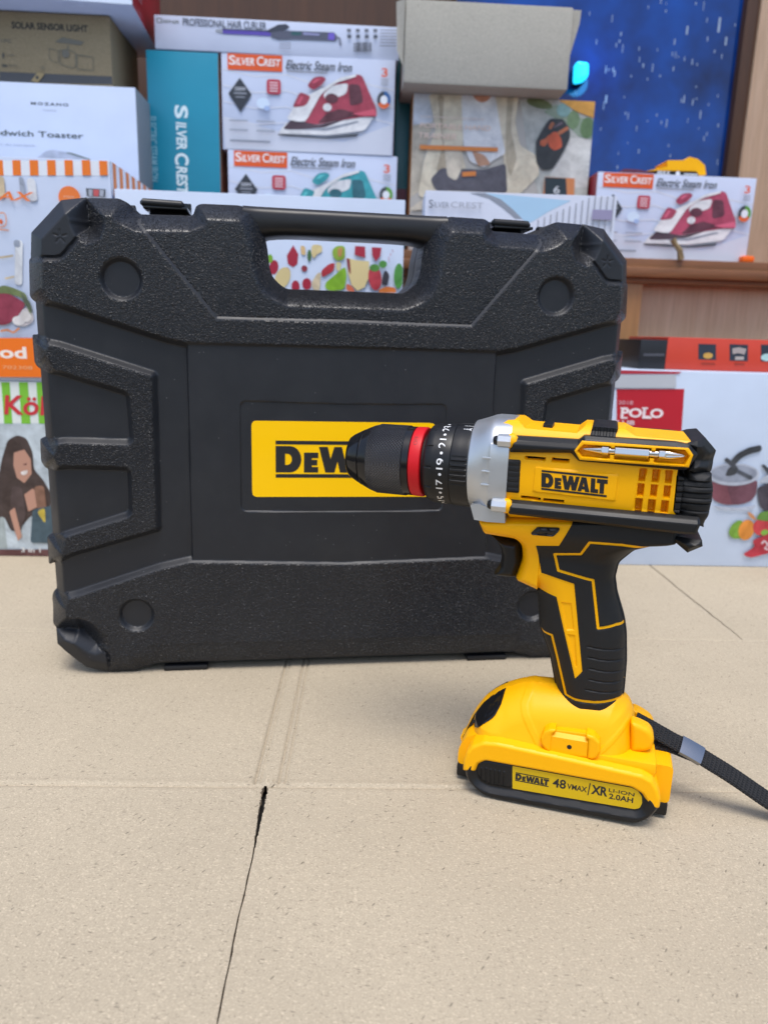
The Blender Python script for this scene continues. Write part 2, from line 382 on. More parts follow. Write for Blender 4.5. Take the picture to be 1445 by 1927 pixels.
def flat(name, items, y, mats, parent, org, thick=.25, dy=0.):
    """flat prints standing a hair proud of y (towards -y); items: (points | (V,F), material index)"""
    b = MB()
    for k, (g, mi) in enumerate(items):
        yy = y-k*dy
        if isinstance(g, tuple): V, F = g; b.add([(p[0], yy, p[1]) for p in V], F, mi)
        else:
            a = sum(g[i][0]*g[(i+1) % len(g)][1]-g[(i+1) % len(g)][0]*g[i][1] for i in range(len(g)))
            q = g if a > 0 else g[::-1]
            b.add([(p[0], yy, p[1]) for p in q], [list(range(len(q)))], mi)
    return b.build(name, mats, parent, 0, org)
def ell(cx_, cz_, rx, rz, n=28, rot=0):
    c, s = math.cos(math.radians(rot)), math.sin(math.radians(rot)); o = []
    for i in range(n):
        t = 2*math.pi*i/n; a, b = rx*math.cos(t), rz*math.sin(t); o.append((cx_+a*c-b*s, cz_+a*s+b*c))
    return o
def rect(x0, z0, x1, z1, r=0):
    p = [(x0, z0), (x1, z0), (x1, z1), (x0, z1)]; return rnd(p, r) if r else p
def stroke(pts, w_):
    P = [np.array(p, float) for p in pts]; Lf = []; Rt = []
    for i in range(len(P)):
        t = P[min(i+1, len(P)-1)]-P[max(i-1, 0)]; t /= max(np.hypot(*t), 1e-9); nrm = np.array([-t[1], t[0]])
        Lf.append(tuple(P[i]+nrm*w_/2)); Rt.append(tuple(P[i]-nrm*w_/2))
    return Lf+Rt[::-1]

# ------------------------------------------------------------------ table and the flattened carton lying on it
tb = MB().box(-1500, 1500, -450, 1330, -60, -9, 0, 3).build('table_top', newmat('dark_table', (.012, .011, .010), .8), None, 35)
tag(tb, kind='structure')

def build_carton():
    yaw = .0363; O = np.array([-67., 399.])
    xs = sorted(set(np.round(np.concatenate([np.arange(-900, 901, 12.), np.arange(-20, 21, .5), np.arange(405, 430, 1.5)]), 2)))
    ys = sorted(set(np.round(np.concatenate([np.arange(-460, 720, 5.), np.arange(-60, 12, .8), np.arange(228, 247, .7)]), 2)))
    xs = [x for x in xs if abs(x) > .6 and abs(x-417) > .6]; xs = sorted(xs+[-.011, .011, 416.99, 417.01])
    X, Y = np.meshgrid(xs, ys, indexing='ij'); X0 = X.copy()
    t = np.clip(-Y, 0, None)
    wid = np.interp(-Y, [-2, 0, 4, 8, 25, 48, 60, 160, 460], [0, 2.4, 4.2, 3.6, 3.0, 1.3, .75, .7, .7])
    r1 = rng.normal(0, 1, len(ys)); r1 = np.convolve(r1, [.25, .5, .25], 'same'); r2 = rng.normal(0, 1, len(ys))
    drift = np.interp(-np.array(ys), [0, 60, 110, 200, 460], [0, 1.0, .4, 1.2, 0])+r1*.2
    near = np.clip(1-np.abs(X0)/24, 0, 1)
    lip = np.sign(X0)*np.where(np.abs(X0) < 2.5, 1, np.clip(1-(np.abs(X0)-2.5)/20, 0, 1))
    X = X+(wid/2*(1+.14*r2[None, :]))*lip*(Y < 1)+near*drift[None, :]*(Y < 4)
    wid2 = np.interp(Y, [237, 240, 300, 480, 720], [0, .9, 1.5, 1.6, 1.6]); d2 = X0-417
    X = X+wid2/2*np.sign(d2)*np.clip(1-np.abs(d2)/10, 0, 1)+np.clip(1-np.abs(d2)/12, 0, 1)*np.convolve(rng.normal(0, 1, len(ys)), [.3, .4, .3], 'same')[None, :]*.5*(Y > 240)
    g = lambda d, s: np.exp(-(d/s)**2)
    Z = -1.2*g(Y-.4*np.sin(X0/60.), 1.3)+.45*g(Y-3.5, 2.6)+.2*g(Y+4.5, 3.)
    fade = np.clip(Y/4, 0, 1)*np.clip((236-Y)/4, 0, 1)
    for xc, dep, sg in ((-7., 1.7, 1.1), (-3.6, .8, .9), (7.5, 1.5, 1.1), (11.5, 1.1, 1.0)): Z -= fade*dep*g(X0-xc-Y*.012, sg)
    Z -= .7*g(Y-236.5, 1.3)+.45*g(Y-232-X0*.006, 1.2)
    Z += .25*np.sin(X0/75.+1)*np.sin(Y/50.)+.12*np.sin(X0/23.+Y/31.)
    Z += .5*np.clip(-X0, 0, 3)/3*np.clip(-Y/6, 0, 1)*np.exp(-np.abs(X0)/120)
    torn = g(X0-3, 3.2)*g(Y-1.5, 3.0); Z += .9*torn
    Z = np.minimum(Z, .75)
    nx, ny = X.shape; c, s = math.cos(yaw), math.sin(yaw)
    V = np.stack([O[0]+X*c-Y*s, O[1]+X*s+Y*c, Z], -1).reshape(-1, 3); F = []; MI = []
    i1 = xs.index(-.011); i2 = xs.index(416.99)
    base = len(V); Vd = V.copy(); Vd[:, 2] = -4.0; wall = []
    for i in range(nx-1):
        for j in range(ny-1):
            yc = (ys[j]+ys[j+1])/2
            if (i == i1 and yc < 1) or (i == i2 and yc > 238): continue
            F.append((i*ny+j, (i+1)*ny+j, (i+1)*ny+j+1, i*ny+j+1)); MI.append(0)
    def addwall(a, b): F.append((a, b, b+base, a+base)); MI.append(1)
    for j in range(ny-1):
        yc = (ys[j]+ys[j+1])/2
        if yc < 1: addwall(i1*ny+j, i1*ny+j+1); addwall((i1+1)*ny+j+1, (i1+1)*ny+j)
        if yc > 238: addwall(i2*ny+j, i2*ny+j+1); addwall((i2+1)*ny+j+1, (i2+1)*ny+j)
        addwall(j+1, j); addwall((nx-1)*ny+j, (nx-1)*ny+j+1)
    for i in range(nx-1): addwall(i*ny, (i+1)*ny); addwall((i+1)*ny+ny-1, i*ny+ny-1)
    o = mk('flattened_carton', np.concatenate([V, Vd]), F, [CARD, CUT], None, MI, 40)
    def P(x, y, z): return (O[0]+x*c-y*s, O[1]+x*s+y*c, z)
    b = MB()
    for tri in (((.5, 3.5, .4), (3.2, 4.2, 2.6), (4.6, 1.5, .5)), ((-1.5, 2.5, .4), (.2, 5.0, 2.2), (1.2, 1.6, .4)), ((2.2, .5, .4), (5.6, 1.2, 1.7), (3.0, -2.4, .4)), ((1.4, 2.4, .3), (2.0, 6.0, 3.0), (2.9, 2.6, .4))):
        q = [P(*p) for p in tri]; q2 = [(a, b_, zz-.5) for a, b_, zz in q]; b.add(q+q2, [(0, 2, 1), (3, 4, 5), (0, 1, 4, 3), (1, 2, 5, 4), (2, 0, 3, 5)])
    b.build('torn_paper', CARD, o, 0)
    tag(o, 'brown corrugated carton laid flat over the table, slit and creased', 'cardboard')
build_carton()

# ------------------------------------------------------------------ black blow-moulded carry case
CM = 182.5
case = empty('tool_case', ((-0.2120,0.5390)[0], (-0.2120,0.5390)[1], 0), 0.14761, 'black moulded plastic carry case standing upright behind the drill', 'tool case')
def msym(half):
    """close a left half outline with its mirror image about the case's middle"""
    return list(half)+[(2*CM-x, z) for x, z in half[::-1]]
def lift(p): return [(x, max(z, .6 if min(x, 2*CM-x) < 22 else 4.2)) for x, z in p]
R1_top = [(180.1,301.0),(138.4,301.0),(133.4,303.9),(127.9,309.3),(125.6,316.7),(124.5,327.8),(122.3,338.7),(119.0,348.8),(113.4,355.4),(104.3,358.1),(77.4,357.8),(73.7,356.2),(71.3,349.3),(34.5,348.5),(32.0,350.2),(26.9,355.5),(20.5,358.4),(-1.7,357.5)]
R1_in = [(-0.5,336.7),(-18.1,316.9)]
R1_out = [(-43.3,315.4),(-44.9,288.7),(-41.4,285.2)]
R1_low = [(-21.4,280.7),(50.7,259.0),(65.5,256.1),(179.5,256.4)]
R1 = msym(R1_top+R1_in+R1_out+R1_low)
GUARD = [(-1.7,357.9),(-18.8,355.2),(-40.5,332.5),(-42.4,312.6),(-14.3,312.5),(2.5,334.1)]
R2 = [(-45.2,262.9),(-21.5,258.5),(42.5,238.9),(44.6,236.2),(43.0,120.2),(41.3,116.9),(-21.9,98.2),(-46.4,87.0),(-45.9,110.6),(-25.1,119.1),(18.3,133.3),(19.0,164.3),(-22.7,165.3),(-43.1,163.3),(-46.1,168.9),(-45.5,186.6),(-22.6,189.7),(21.8,188.6),(20.7,220.5),(-21.8,233.3),(-42.4,238.1),(-45.2,242.2)]
R3_top = [(182.2,93.6),(63.2,97.0),(40.3,91.8),(-24.5,70.1),(-43.6,66.5)]
R3_out = [(-45.8,61.1),(-45.5,39.7),(-42.1,35.9)]
R3_in = [(-23.5,36.1),(-3.6,16.6)]
R3_bot = [(-3.5,-2.2),(17.8,-2.1),(24.1,-0.0),(37.9,1.3),(86.2,0.4),(184.4,0.1)]
R3 = lift(msym(R3_top+R3_out+R3_in+R3_bot))
GUARD2 = lift([(-42.8,36.0),(-41.4,25.1),(-20.6,5.8),(-12.8,2.9),(-0.9,0.1),(-0.0,16.5),(-22.6,38.7)])
b0 = [(-41.1,288.1),(-41.8,63.6)]
BASE = [b0[0], b0[1], (2*CM-b0[1][0], b0[1][1]), (2*CM-b0[0][0], b0[0][1])]
mir = lambda p: [(2*CM-x, z) for x, z in p]
_r1, _r2, _r2m, _r3 = [sdpoly(rnd(p, 2.2)) for p in (R1, R2, mir(R2), R3)]
_g = [sdpoly(p) for p in (GUARD, mir(GUARD), GUARD2, mir(GUARD2))]; _b = sdpoly(BASE)
def outline(X, Z):
    o = _b(X, Z)
    for q in [_r1, _r2, _r2m, _r3]+_g: o = np.maximum(o, q(X, Z))
    return o
# true inside distance to the joint outline, from a fine mask of the union
def eikonal(f, bounds, res, maxd=40.):
    x0, x1, z0, z1 = bounds; gx = np.arange(x0, x1, res); gz = np.arange(z0, z1, res)
    X, Z = np.meshgrid(gx, gz, indexing='ij'); s = f(X, Z); ins = s > 0
    d = np.where(ins, maxd, 0.); edge = ins & (s < res*1.5); d = np.where(edge, np.minimum(d, s), d)
    r2 = res*math.sqrt(2)
    for _ in range(int(maxd/res)+2):
        p = np.pad(d, 1); n = d
        for a, b, c in ((0, 1, res), (2, 1, res), (1, 0, res), (1, 2, res), (0, 0, r2), (0, 2, r2), (2, 0, r2), (2, 2, r2)):
            n = np.minimum(n, p[a:a+d.shape[0], b:b+d.shape[1]]+c)
        n = np.where(ins, n, 0)
        if np.abs(n-d).max() < 1e-6: break
        d = n
    def g(Xq, Zq):
        fx = np.clip((Xq-x0)/res, 0, len(gx)-1.001); fz = np.clip((Zq-z0)/res, 0, len(gz)-1.001); i = fx.astype(int); j = fz.astype(int); u = fx-i; v_ = fz-j
        return d[i, j]*(1-u)*(1-v_)+d[i+1, j]*u*(1-v_)+d[i, j+1]*(1-u)*v_+d[i+1, j+1]*u*v_
    return g
CB = bb(R1, R2, mir(R2), R3, GUARD, GUARD2, pad=2)
_ed = eikonal(outline, CB, 1.0)
TRAP = msym([(179.2,278.7),(87.9,278.1),(35.3,340.9),(33.9,370.5)])
_trap = sdpoly(TRAP)
CIRC = [(22.7,302.4),(21.4,50.7)]
_circ = [sdcirc(p, 14.6 if i == 0 else 13.6) for i, p in enumerate(CIRC)]+[sdcirc((2*CM-p[0], p[1]), 14.6 if i == 0 else 13.6) for i, p in enumerate(CIRC)]
PANEL = msym([(179.7,264.9),(66.1,261.7),(64.8,91.7),(182.6,90.0)])
_panel = sdpoly(PANEL)
FRAME = rnd(msym([(180.4,217.4),(103.5,218.5),(103.0,133.4),(181.9,132.7)]), 5)
_frame = sdpoly(FRAME)
MARKS = [(-16.9,329.1)]
def sparkle(X, Z):
    h = np.zeros(X.shape)
    for mx in (MARKS[0], (2*CM-MARKS[0][0], MARKS[0][1])):
        for k in range(5):
            t = math.radians(90+72*k); a = (mx[0]+1.2*math.cos(t), mx[1]+1.2*math.sin(t)); b = (mx[0]+4.5*math.cos(t), mx[1]+4.5*math.sin(t))
            h = np.maximum(h, np.clip(1-sdline([a, b])(X, Z)/.7, 0, 1))
    return h
def case_front(X, Z, Sx):
    e = np.minimum(_ed(X, Z), np.where(Sx <= 0, 0, 1e9))
    q = np.clip(e/15., 0, 1); low_ = .32+.68*sstep((Z-12)/45.); edge = (-20*(1-q)+3.*np.sin(q*math.pi)*.5)*low_       # wide chamfer round the rim
    h = np.full(X.shape, -6.0)
    h = h+3.6*sstep((_panel(X, Z)+.8)/1.6)-.9*sstep((_frame(X, Z)+.4)/.8)
    for f in (_r1, _r2, _r2m, _r3): h = smax(h, -6.5+6.5*np.clip(f(X, Z)/4.2, -2, 1), 1.0)
    tr = _trap(X, Z); h = h-1.9*sstep((tr+1.3)/2.6)*(_r1(X, Z) > 4)
    for f in _circ: h = h-4.0*np.clip(f(X, Z)/2.6, 0, 1)
    h = h-4.2*np.clip((25.5-Z)/21., 0, 1)*sstep((np.minimum(X, 2*CM-X)-26)/9.)-.5*sstep((25.5-Z)/1.2)*sstep((np.minimum(X, 2*CM-X)-26)/9.)
    h = smin(h, edge, 1.6)
    for i, f in enumerate(_g):
        s = f(X, Z); hg = smin(edge, np.full(X.shape, -3.0 if i < 2 else -2.0), .6)
        inside = np.clip(s/1.6, 0, 1)
        notr = np.clip(1-np.maximum(_r1(X, Z), _r3(X, Z))/1.5, 0, 1)
        h = np.where(s > 0, h*(1-notr)+hg*notr, h)
    return -(h-.5*sparkle(X, Z))
def case_grain(x, z):
    st = lambda t, w_=.5: np.clip(t/w_, 0, 1)
    m = np.zeros(x.shape); ed = _ed(x, z)
    for f in (_r1, _r2, _r2m, _r3):
        q = f(x, z); m = np.maximum(m, st(q-.4)*np.where(ed > 13, st(q-4.0, .8), 1))
    for f in _circ: m *= st(-f(x, z)-.2, .6)
    t = _trap(x, z); m *= np.where(_r1(x, z) > 4, st(np.abs(t)-1.1, .6), 1)
    g = np.zeros(x.shape)
    for f in _g: g = np.maximum(g, st(f(x, z)))
    return m*(1-g*st(1-np.maximum(_r1(x, z), _r3(x, z)), .6))
V, F, MI = relief(outline, CB, .66, case_front, back=48)
sh = mk('front_shell', V, F, GRN, case, None, 28)
ga = sh.data.attributes.new('grain', 'FLOAT', 'POINT'); gv_ = case_grain(V[:, 0], V[:, 2]); gv_[V[:, 1] > 30] = 0
ga.data.foreach_set('value', gv_.astype(np.float32))
V, F, MI = relief(outline, CB, 2.2, lambda X, Z, s_: np.full(X.shape, 50.), far=lambda X, Z, s_: 96-20*(1-np.clip(_ed(X, Z)/15., 0, 1)))
mk('back_shell', V, F, SMO, case, None, 30)
# handle: a smooth thick bar between the two posts
hp = [(112.8,358.4),(179.0,337.8),(178.7,358.4)]
zt, zb = hp[2][1]+.5, hp[1][1]+1.; zc, rz_ = (zt+zb)/2, (zt-zb)/2
mb = MB(); path = []; n = 28; xl, xr = hp[0][0]-6, 2*CM-hp[0][0]+6
rings = []
for i in range(25):
    x = xl+(xr-xl)*i/24; d = min(x-xl, xr-x); fl = 1+.16*math.exp(-d/7.); low = 5.5*math.exp(-max(d-9, 0)/8.)
    ring = []
    for k in range(n):
        t = 2*math.pi*k/n; c_, s_ = math.cos(t), math.sin(t); p = .55
        yy = 35+19*fl*math.copysign(abs(c_)**p, c_); zz = zc+rz_*math.copysign(abs(s_)**p, s_)-(low if s_ < 0 else 0)*abs(s_)
        ring.append((x, yy, zz))
    rings += ring
mb.add(rings, [[i*n+k, i*n+(k+1) % n, (i+1)*n+(k+1) % n, (i+1)*n+k] for i in range(24) for k in range(n)]+[list(range(n)), list(range(25*n-1, 24*n-1, -1))])
mb.build('handle', plastic('handle_plastic', (.012, .012, .013), .36), case, 50)
# sticker and its print
lab = msym([(180.7,203.7),(111.9,203.6),(111.6,146.1),(181.6,144.8)]); LX0 = min(p[0] for p in lab); LX1 = 2*CM-LX0; LZ0 = min(p[1] for p in lab); LZ1 = max(p[1] for p in lab)
V, F, MI = relief(sdpoly(rnd(rect(LX0, LZ0, LX1, LZ1), 4)), (LX0-1, LX1+1, LZ0-1, LZ1+1), 1.5, lambda X, Z, s_: np.full(X.shape, 2.95)+.0*X, back=3.6)
stk = mk('brand_sticker', V, F, STK, case, None, 30)
q = [(129.4,188.8),(129.7,160.0)]
lx = (q[0][0]+q[1][0])/2; P, _ = logo_polys(lx, q[1][1], 2*CM-lx, q[0][1])
flat('sticker_lettering', [(p, 0) for p in P], 2.8, INK, stk, (0, 0, 0))
# latches on the top edge
def latch(pa, pb, flip):
    x0, x1 = pa[0], pb[0]; b = MB()
    z0 = pb[1]
    b.box(x0, x1, 30, 62, z0-1, z0+1.2, 0, .5)
    b.box(x0, x1, 58, 62, z0-8, pa[1]+1.0, 0, .8)
    for k in range(6):
        xx = x0+3+(x1-x0-6)*k/5; b.add([(xx-3, 57.6, z0), (xx-1.5, 57.6, z0), (xx+3, 57.6, pa[1]), (xx+1.5, 57.6, pa[1])], [(0, 1, 2, 3)])
    o = b.build('latch', GLS, case, 40)
    b = MB(); zl = z0+3.
    b.tube([(x0-1.5, 33, zl), (x0, 32, zl), (x1-4, 32, zl-.5), (x1-2.5, 33, zl-.5)], [1.4, 3.1, 3.1, 1.4], 12)
    b.box(x0+1, x1-5, 32, 58, zl-2.2, zl+1.2, 0, .8)
    b.build('latch_lip', BLK, o, 40)
for a, b_, f in (([(34.9,362.1)], [(66.3,355.2)], 1),):
    latch(a[0], b_[0], f)
    xa, xb = 2*CM-b_[0][0], 2*CM-a[0][0]; latch((xa, a[0][1]-1.5), (xb, b_[0][1]-1), f)
# hinge knuckles beside the latches
for sx in (0, 1):
    k = [(21.5,357.4)][0]; x = k[0] if not sx else 2*CM-k[0]
    MB().tube([(x-6, 42, k[1]-7), (x+6, 42, k[1]-7)], 7, 18).build('hinge_knuckle', RUB, case, 40)
# little feet under the lower edge
fk = [(39.4,-3.4),(74.2,-4.8)]; fm = (fk[0][0]+fk[1][0])/2; fw = (fk[1][0]-fk[0][0])/2
for x in (fm, 2*CM-fm):
    MB().box(x-fw, x+fw, 5, 86, -.2, 4.5, 0, 1.5).build('foot', SMO, case)

# ------------------------------------------------------------------ yellow cordless drill, seen from its left side
DO = (42., 33., 0.); _c, _s = math.cos(-0.28605), math.sin(-0.28605)
dpos = ((0.0640,0.3960)[0]+(.042*_c-.033*_s), (0.0640,0.3960)[1]+(.042*_s+.033*_c), 0.0012)
drill = empty('cordless_drill', dpos, -0.28605, 'yellow and black cordless drill standing on its battery in front of the case', 'cordless drill')
YC = 33.0
def solid(name, sdf, bounds, res, near, mats, parent=drill, matf=None, smooth=32, far=True, back=None, label=None):
    if far: V, F, MI = relief(sdf, bounds, res, near, far=lambda X, Z, s_: 2*YC-near(X, Z, s_), matf=matf)
    else: V, F, MI = relief(sdf, bounds, res, near, back=back, matf=matf)
    return mk(name, V, F, mats, parent, MI, smooth, label, org=DO)
def dbox(mbx, name, mats, parent=drill, smooth=35): return mbx.build(name, mats, parent, smooth, DO)
def wb(z): t = np.clip(np.abs((z-196.)/31.), 0, .985); return 28.2*(1-t**2.8)**(1/2.8)
def yM(z): return YC-wb(z)
AX = (YC, 194.6)
NRB = 0.
# --- motor housing
HOU = [(-4.3,222.5),(-1.6,224.4),(4.2,224.7),(8.8,221.1),(36.3,220.3),(40.1,223.9),(43.7,223.9),(45.4,221.8),(55.4,222.0),(57.5,223.5),(61.1,223.6),(66.3,220.7),(95.2,219.9),(88.9,214.0),(88.1,201.8),(88.5,183.7),(92.8,178.7),(3.5,170.5),(-1.6,182.7),(-1.2,205.7)]
_hou = sdpoly(HOU)
GRID = []
for c0, c1 in ((0, 1), (2, 3), (4, 5)):
    pass
GR = [[(69.9,204.4),(73.2,204.6),(72.8,198.6),(70.1,198.4)], [(76.4,204.6),(79.7,204.8),(79.5,198.4),(76.8,198.3)], [(82.8,204.7),(86.0,204.8),(85.9,198.5),(83.2,198.5)],
      [(69.9,196.6),(72.9,196.7),(72.9,190.5),(70.1,190.4)], [(76.6,196.6),(79.5,196.7),(79.4,190.5),(76.7,190.5)], [(83.1,196.6),(86.0,196.8),(85.9,190.6),(83.2,190.5)],
      [(69.8,188.5),(72.8,188.6),(72.9,182.0),(69.9,182.0)], [(76.2,188.5),(79.3,188.6),(79.4,182.0),(76.3,182.0)], [(82.8,188.5),(85.7,188.6),(85.8,182.2),(82.8,182.2)]]
_gr = [sdpoly(g) for g in GR]
SL = [[(10.9,206.7),(21.1,206.4),(21.0,205.2),(10.8,205.7)], [(25.1,206.8),(33.6,206.5),(33.5,205.2),(24.9,205.2)], [(10.1,184.4),(20.4,184.2),(20.3,183.1),(10.0,183.5)], [(22.3,184.1),(32.9,183.9),(32.7,182.8),(22.3,182.9)]]
_sl = [sdpoly(g) for g in SL]
PLT = [(16.1,201.6),(59.6,200.8),(59.5,186.2),(15.9,187.6)]; _pl = sdpoly(rnd(PLT, 1.2))
_recgrid = sdpoly([(70.1,204.8),(88.4,204.1),(87.2,182.0),(68.2,182.4)])
def hou_y(X, Z, S_):
    y = yM(Z)
    y = y-.7*np.clip(_pl(X, Z)/.5, 0, 1)+.5*np.clip((_recgrid(X, Z)+.3)/1.2, 0, 1)
    for f in _gr: y = y+6.0*np.clip((f(X, Z)+.25)/.5, 0, 1)
    for f in _sl: y = y+4.5*np.clip((f(X, Z)+.3)/.5, 0, 1)
    return np.minimum(y, YC-8)
def hou_m(x, z, s):
    m = np.zeros(x.shape, int)
    for f in _sl: m[f(x, z) > .1] = 1
    return m
housing = solid('motor_housing', _hou, bb(HOU), .5, hou_y, [YEL, DRK], matf=hou_m)
q = [(19.9,200.2),(54.5,199.4),(54.8,188.2),(20.6,189.3)]
P, _ = logo_polys(0, 0, 1, 1)
def quadmap(p): # photo print is square on the housing: bilinear in its four corners
    a, b = p; t0 = (q[0][0]*(1-a)+q[1][0]*a, q[0][1]*(1-a)+q[1][1]*a); t1 = (q[3][0]*(1-a)+q[2][0]*a, q[3][1]*(1-a)+q[2][1]*a); return (t1[0]*(1-b)+t0[0]*b, t1[1]*(1-b)+t0[1]*b)
b = MB()
for p in P:
    g = [quadmap(t) for t in p]; a = sum(g[i][0]*g[(i+1) % len(g)][1]-g[(i+1) % len(g)][0]*g[i][1] for i in range(len(g)))
    if a < 0: g = g[::-1]
    b.add([(x, float(yM(np.array(z)))-.86, z) for x, z in g], [list(range(len(g)))])
b.build('logo_lettering', INK, housing, 0, DO)
# rubber pad with ridges and small slider on the top
PAD = [(43.2,219.4),(43.9,223.6),(45.3,224.3),(55.9,224.0),(57.2,223.5),(55.7,218.6),(43.4,218.6)]
solid('grip_pad', sdpoly(PAD), bb(PAD), .4, lambda X, Z, s_: np.minimum(yM(np.minimum(Z, 222))-1.1, 24)+.8*(np.sin((X-44)*2.05) > .1), RUB)
k = [(17.2,221.3),(22.4,221.6),(19.4,222.9)]
dbox(MB().box(k[0][0], k[1][0], 24, 42, k[0][1]-3, k[2][1], 0, .5), 'slider', BLK)
# --- gear housing in silver paint, round to square
def sil_r(x, r, t):
    p = 2+1.15*np.clip((x+20)/12., 0, 1); q = r/(abs(math.cos(t))**p+abs(math.sin(t))**p)**(1/p)
    if -11 < x < 2 and abs(math.sin(t)) < .52: q += .8*max(0, min(1, (x+9.5)/1.2))
    return q
prof = [(-21.6, 0), (-21.6, 23), (-21.6, 24.8), (-21., 25.6), (-19.5, 26.1), (-16, 27.2), (-13, 28.3), (-10.5, 29.2), (-9.4, 29.4), (-8.3, 29.5), (-7, 29.5), (-4, 29.5), (-.5, 29.4), (1.8, 29.2), (2.0, 28), (2.0, 0)]
gear = lathe('gear_housing', prof, (YC, 196.0), SIL, drill, 160, DO, rfun=sil_r, smooth=24)
FTG = [(-18.0,176.4),(-15.3,168.4),(-8.2,167.9),(2.1,168.2),(1.7,174.0),(-13.2,177.7)]
b = MB().prism(FTG, 6, 60); dbox(b, 'mounting_flange', SIL, gear)
for k in range(3):
    zz = 196+[8.5, 1.0, -6.5][k]; dbox(MB().box(-12.5, -7.6, 2.6, 6, zz-.5, zz+.5, 0, .3), 'index_mark', SIL, gear)
for (zz, yy, x0) in ((214.6, 4.2, -4.6), (178.6, 3.6, -5.6), (214.6, 61.8, -4.6), (178.6, 62.4, -5.6)):
    b = MB(); b.tube([(x0, yy, zz), (x0+.4, yy, zz), (2.6, yy, zz)], [3.5, 3.8, 3.9], 8)
    o = dbox(b, 'screw_boss', SIL, gear, 20)
    b = MB(); b.tube([(x0-2.6, yy, zz), (x0-2.3, yy, zz), (x0-1.2, yy, zz), (x0+.5, yy, zz)], [.8, 1.9, 2.6, 2.7], 20); dbox(b, 'screw_head', GLS, o, 60)
    b = MB(); b.tube([(1.6, yy+1.2, zz), (2.2, yy+1.0, zz), (2.9, yy+1.2, zz), (3.4, yy+2, zz)], [4.0, 4.3, 4.3, 3.8], 20); dbox(b, 'screw_socket', YEL, housing, 30)
# --- torque collar, mode ring, chuck
def coll_r(x, r, t):
    tt = (t+math.pi) % (2*math.pi)-math.pi
    k = abs(((t+.20) % (math.pi/6))-math.pi/12)
    if r > 21 and x < -42.5 and k < .022: return r-.55
    return r
cl = [(-48.6, 0), (-48.6, 19.2), (-48.2, 20.8), (-47, 22.3), (-45.4, 23.2), (-43.5, 23.5), (-42.6, 23.6), (-42.4, 23.6), (-38, 23.85), (-32.6, 24.15), (-32.1, 24.0), (-32., 20)]
tor = lathe('torque_collar', cl, AX, BLK, drill, 288, DO, rfun=coll_r, smooth=26)
def mode_r(x, r, t):
    tt = (t+math.pi) % (2*math.pi)-math.pi
    for c_ in (0.02, 2*math.pi/3, -2*math.pi/3):
        d = (tt-c_+math.pi) % (2*math.pi)-math.pi
        if abs(d) < .34 and -31.4 < x < -22.6:
            return r-.25+.75*sstep(np.array(.5+.8*math.cos(d/.13*2*math.pi)))*1.
    return r
ml = [(-31.9, 20), (-31.9, 24.0), (-31.5, 24.3), (-30.9, 24.35), (-30.6, 24.4), (-27, 24.5), (-23.2, 24.65), (-22.8, 24.7), (-22.0, 24.7), (-21.2, 24.7), (-20.8, 20)]
mode = lathe('mode_ring', ml, AX, BLK, drill, 288, DO, rfun=mode_r, smooth=26)
lathe('drive_shaft', [(-58, 0), (-58, 17.0), (-46, 17.0), (-46, 0)], AX, DRK, drill, 48, DO)
redr = [(-57.2, 10), (-57.2, 20.2), (-56.8, 20.7), (-56, 20.9), (-51.4, 21.0), (-50.6, 20.8), (-50.2, 20.2), (-50.2, 10)]
lathe('red_ring', redr, AX, RED, drill, 96, DO)
ch = [(-99.2, 0), (-99.3, 6), (-99.0, 10.5), (-98.2, 12.3), (-96.5, 13.6), (-93, 15.5), (-89.9, 17.1), (-89.5, 16.6), (-89.0, 16.6), (-88.6, 17.6), (-86.5, 18.6), (-83.5, 19.9), (-80.2, 20.9), (-79.6, 21.2), (-61.6, 21.3), (-61.2, 20.8), (-57.5, 20.8), (-57.3, 20), (-57.3, 10)]
mi_ = [0]*(len(ch)-1); mi_[11] = 1; mi_[12] = 1; mi_[13] = 1
chuck = lathe('chuck', ch, AX, [GLS, KNU], drill, 120, DO, midx=mi_, uvs=True)
def wrap(name, items, rr, mats, parent):
    b = MB()
    for (V, F), xc, th in items:   # V in mm: u along the rim (up the near side), v towards the nose
        b.add([(xc-v_, AX[0]-rr(xc-v_)*math.cos(th+u/rr(xc)), AX[1]+rr(xc-v_)*math.sin(th+u/rr(xc))) for u, v_ in V], F, 0)
    return b.build(name, mats, parent, 0, DO)
rr = lambda x: 23.85+.06*(x+38)/4+.10
its = []
for k, s_ in enumerate(('13', '15', '17', '19', '21', '23', '1')):
    th = math.radians(8.5+29.6*(k-3))
    its.append((text_fit(s_, -3.15, -2.4, 3.15, 2.4, .004, .0, .92) if len(s_) > 1 else text_fit('1', -.8, -2.4, .8, 2.4, .012), -37., th))
    V = np.array([(0, 0)]+ell(0, 0, .85, .85, 20)); its.append(((V, [[0, i+1, (i+1) % 20+1] for i in range(20)]), -37.1, th+math.radians(15.1)))
wrap('torque_numbers', its, rr, WHT, tor)
rm = lambda x: 24.72+.0*x
def pl(p): return (np.array(p), [list(range(len(p)))])
its = []
for k in range(5): its.append((pl([(-.8+.1*k, -2.2+k*.85), (.8-.1*k, -1.7+k*.85), (.8-.1*k, -1.25+k*.85), (-.8+.1*k, -1.75+k*.85)]), -25.2, math.radians(66)))
its += [(pl([(-1.5, -2.6), (1.5, -2.6), (1.0, -1.7), (-1.0, -1.7)]), -25.0, math.radians(66)), (pl([(-.2, -3.6), (.2, -3.6), (.2, 2.4), (-.2, 2.4)]), -25., math.radians(76))]
wrap('mode_symbol', its, rm, WHT, mode)
wrap('ring_lettering', [(text_fit('OFF', -3.2, -1.2, 3.2, 1.2, 0), -54., math.radians(45))], lambda x: 21.03, newmat('dark_red_print', lin('#8a0f16'), .5), drill)
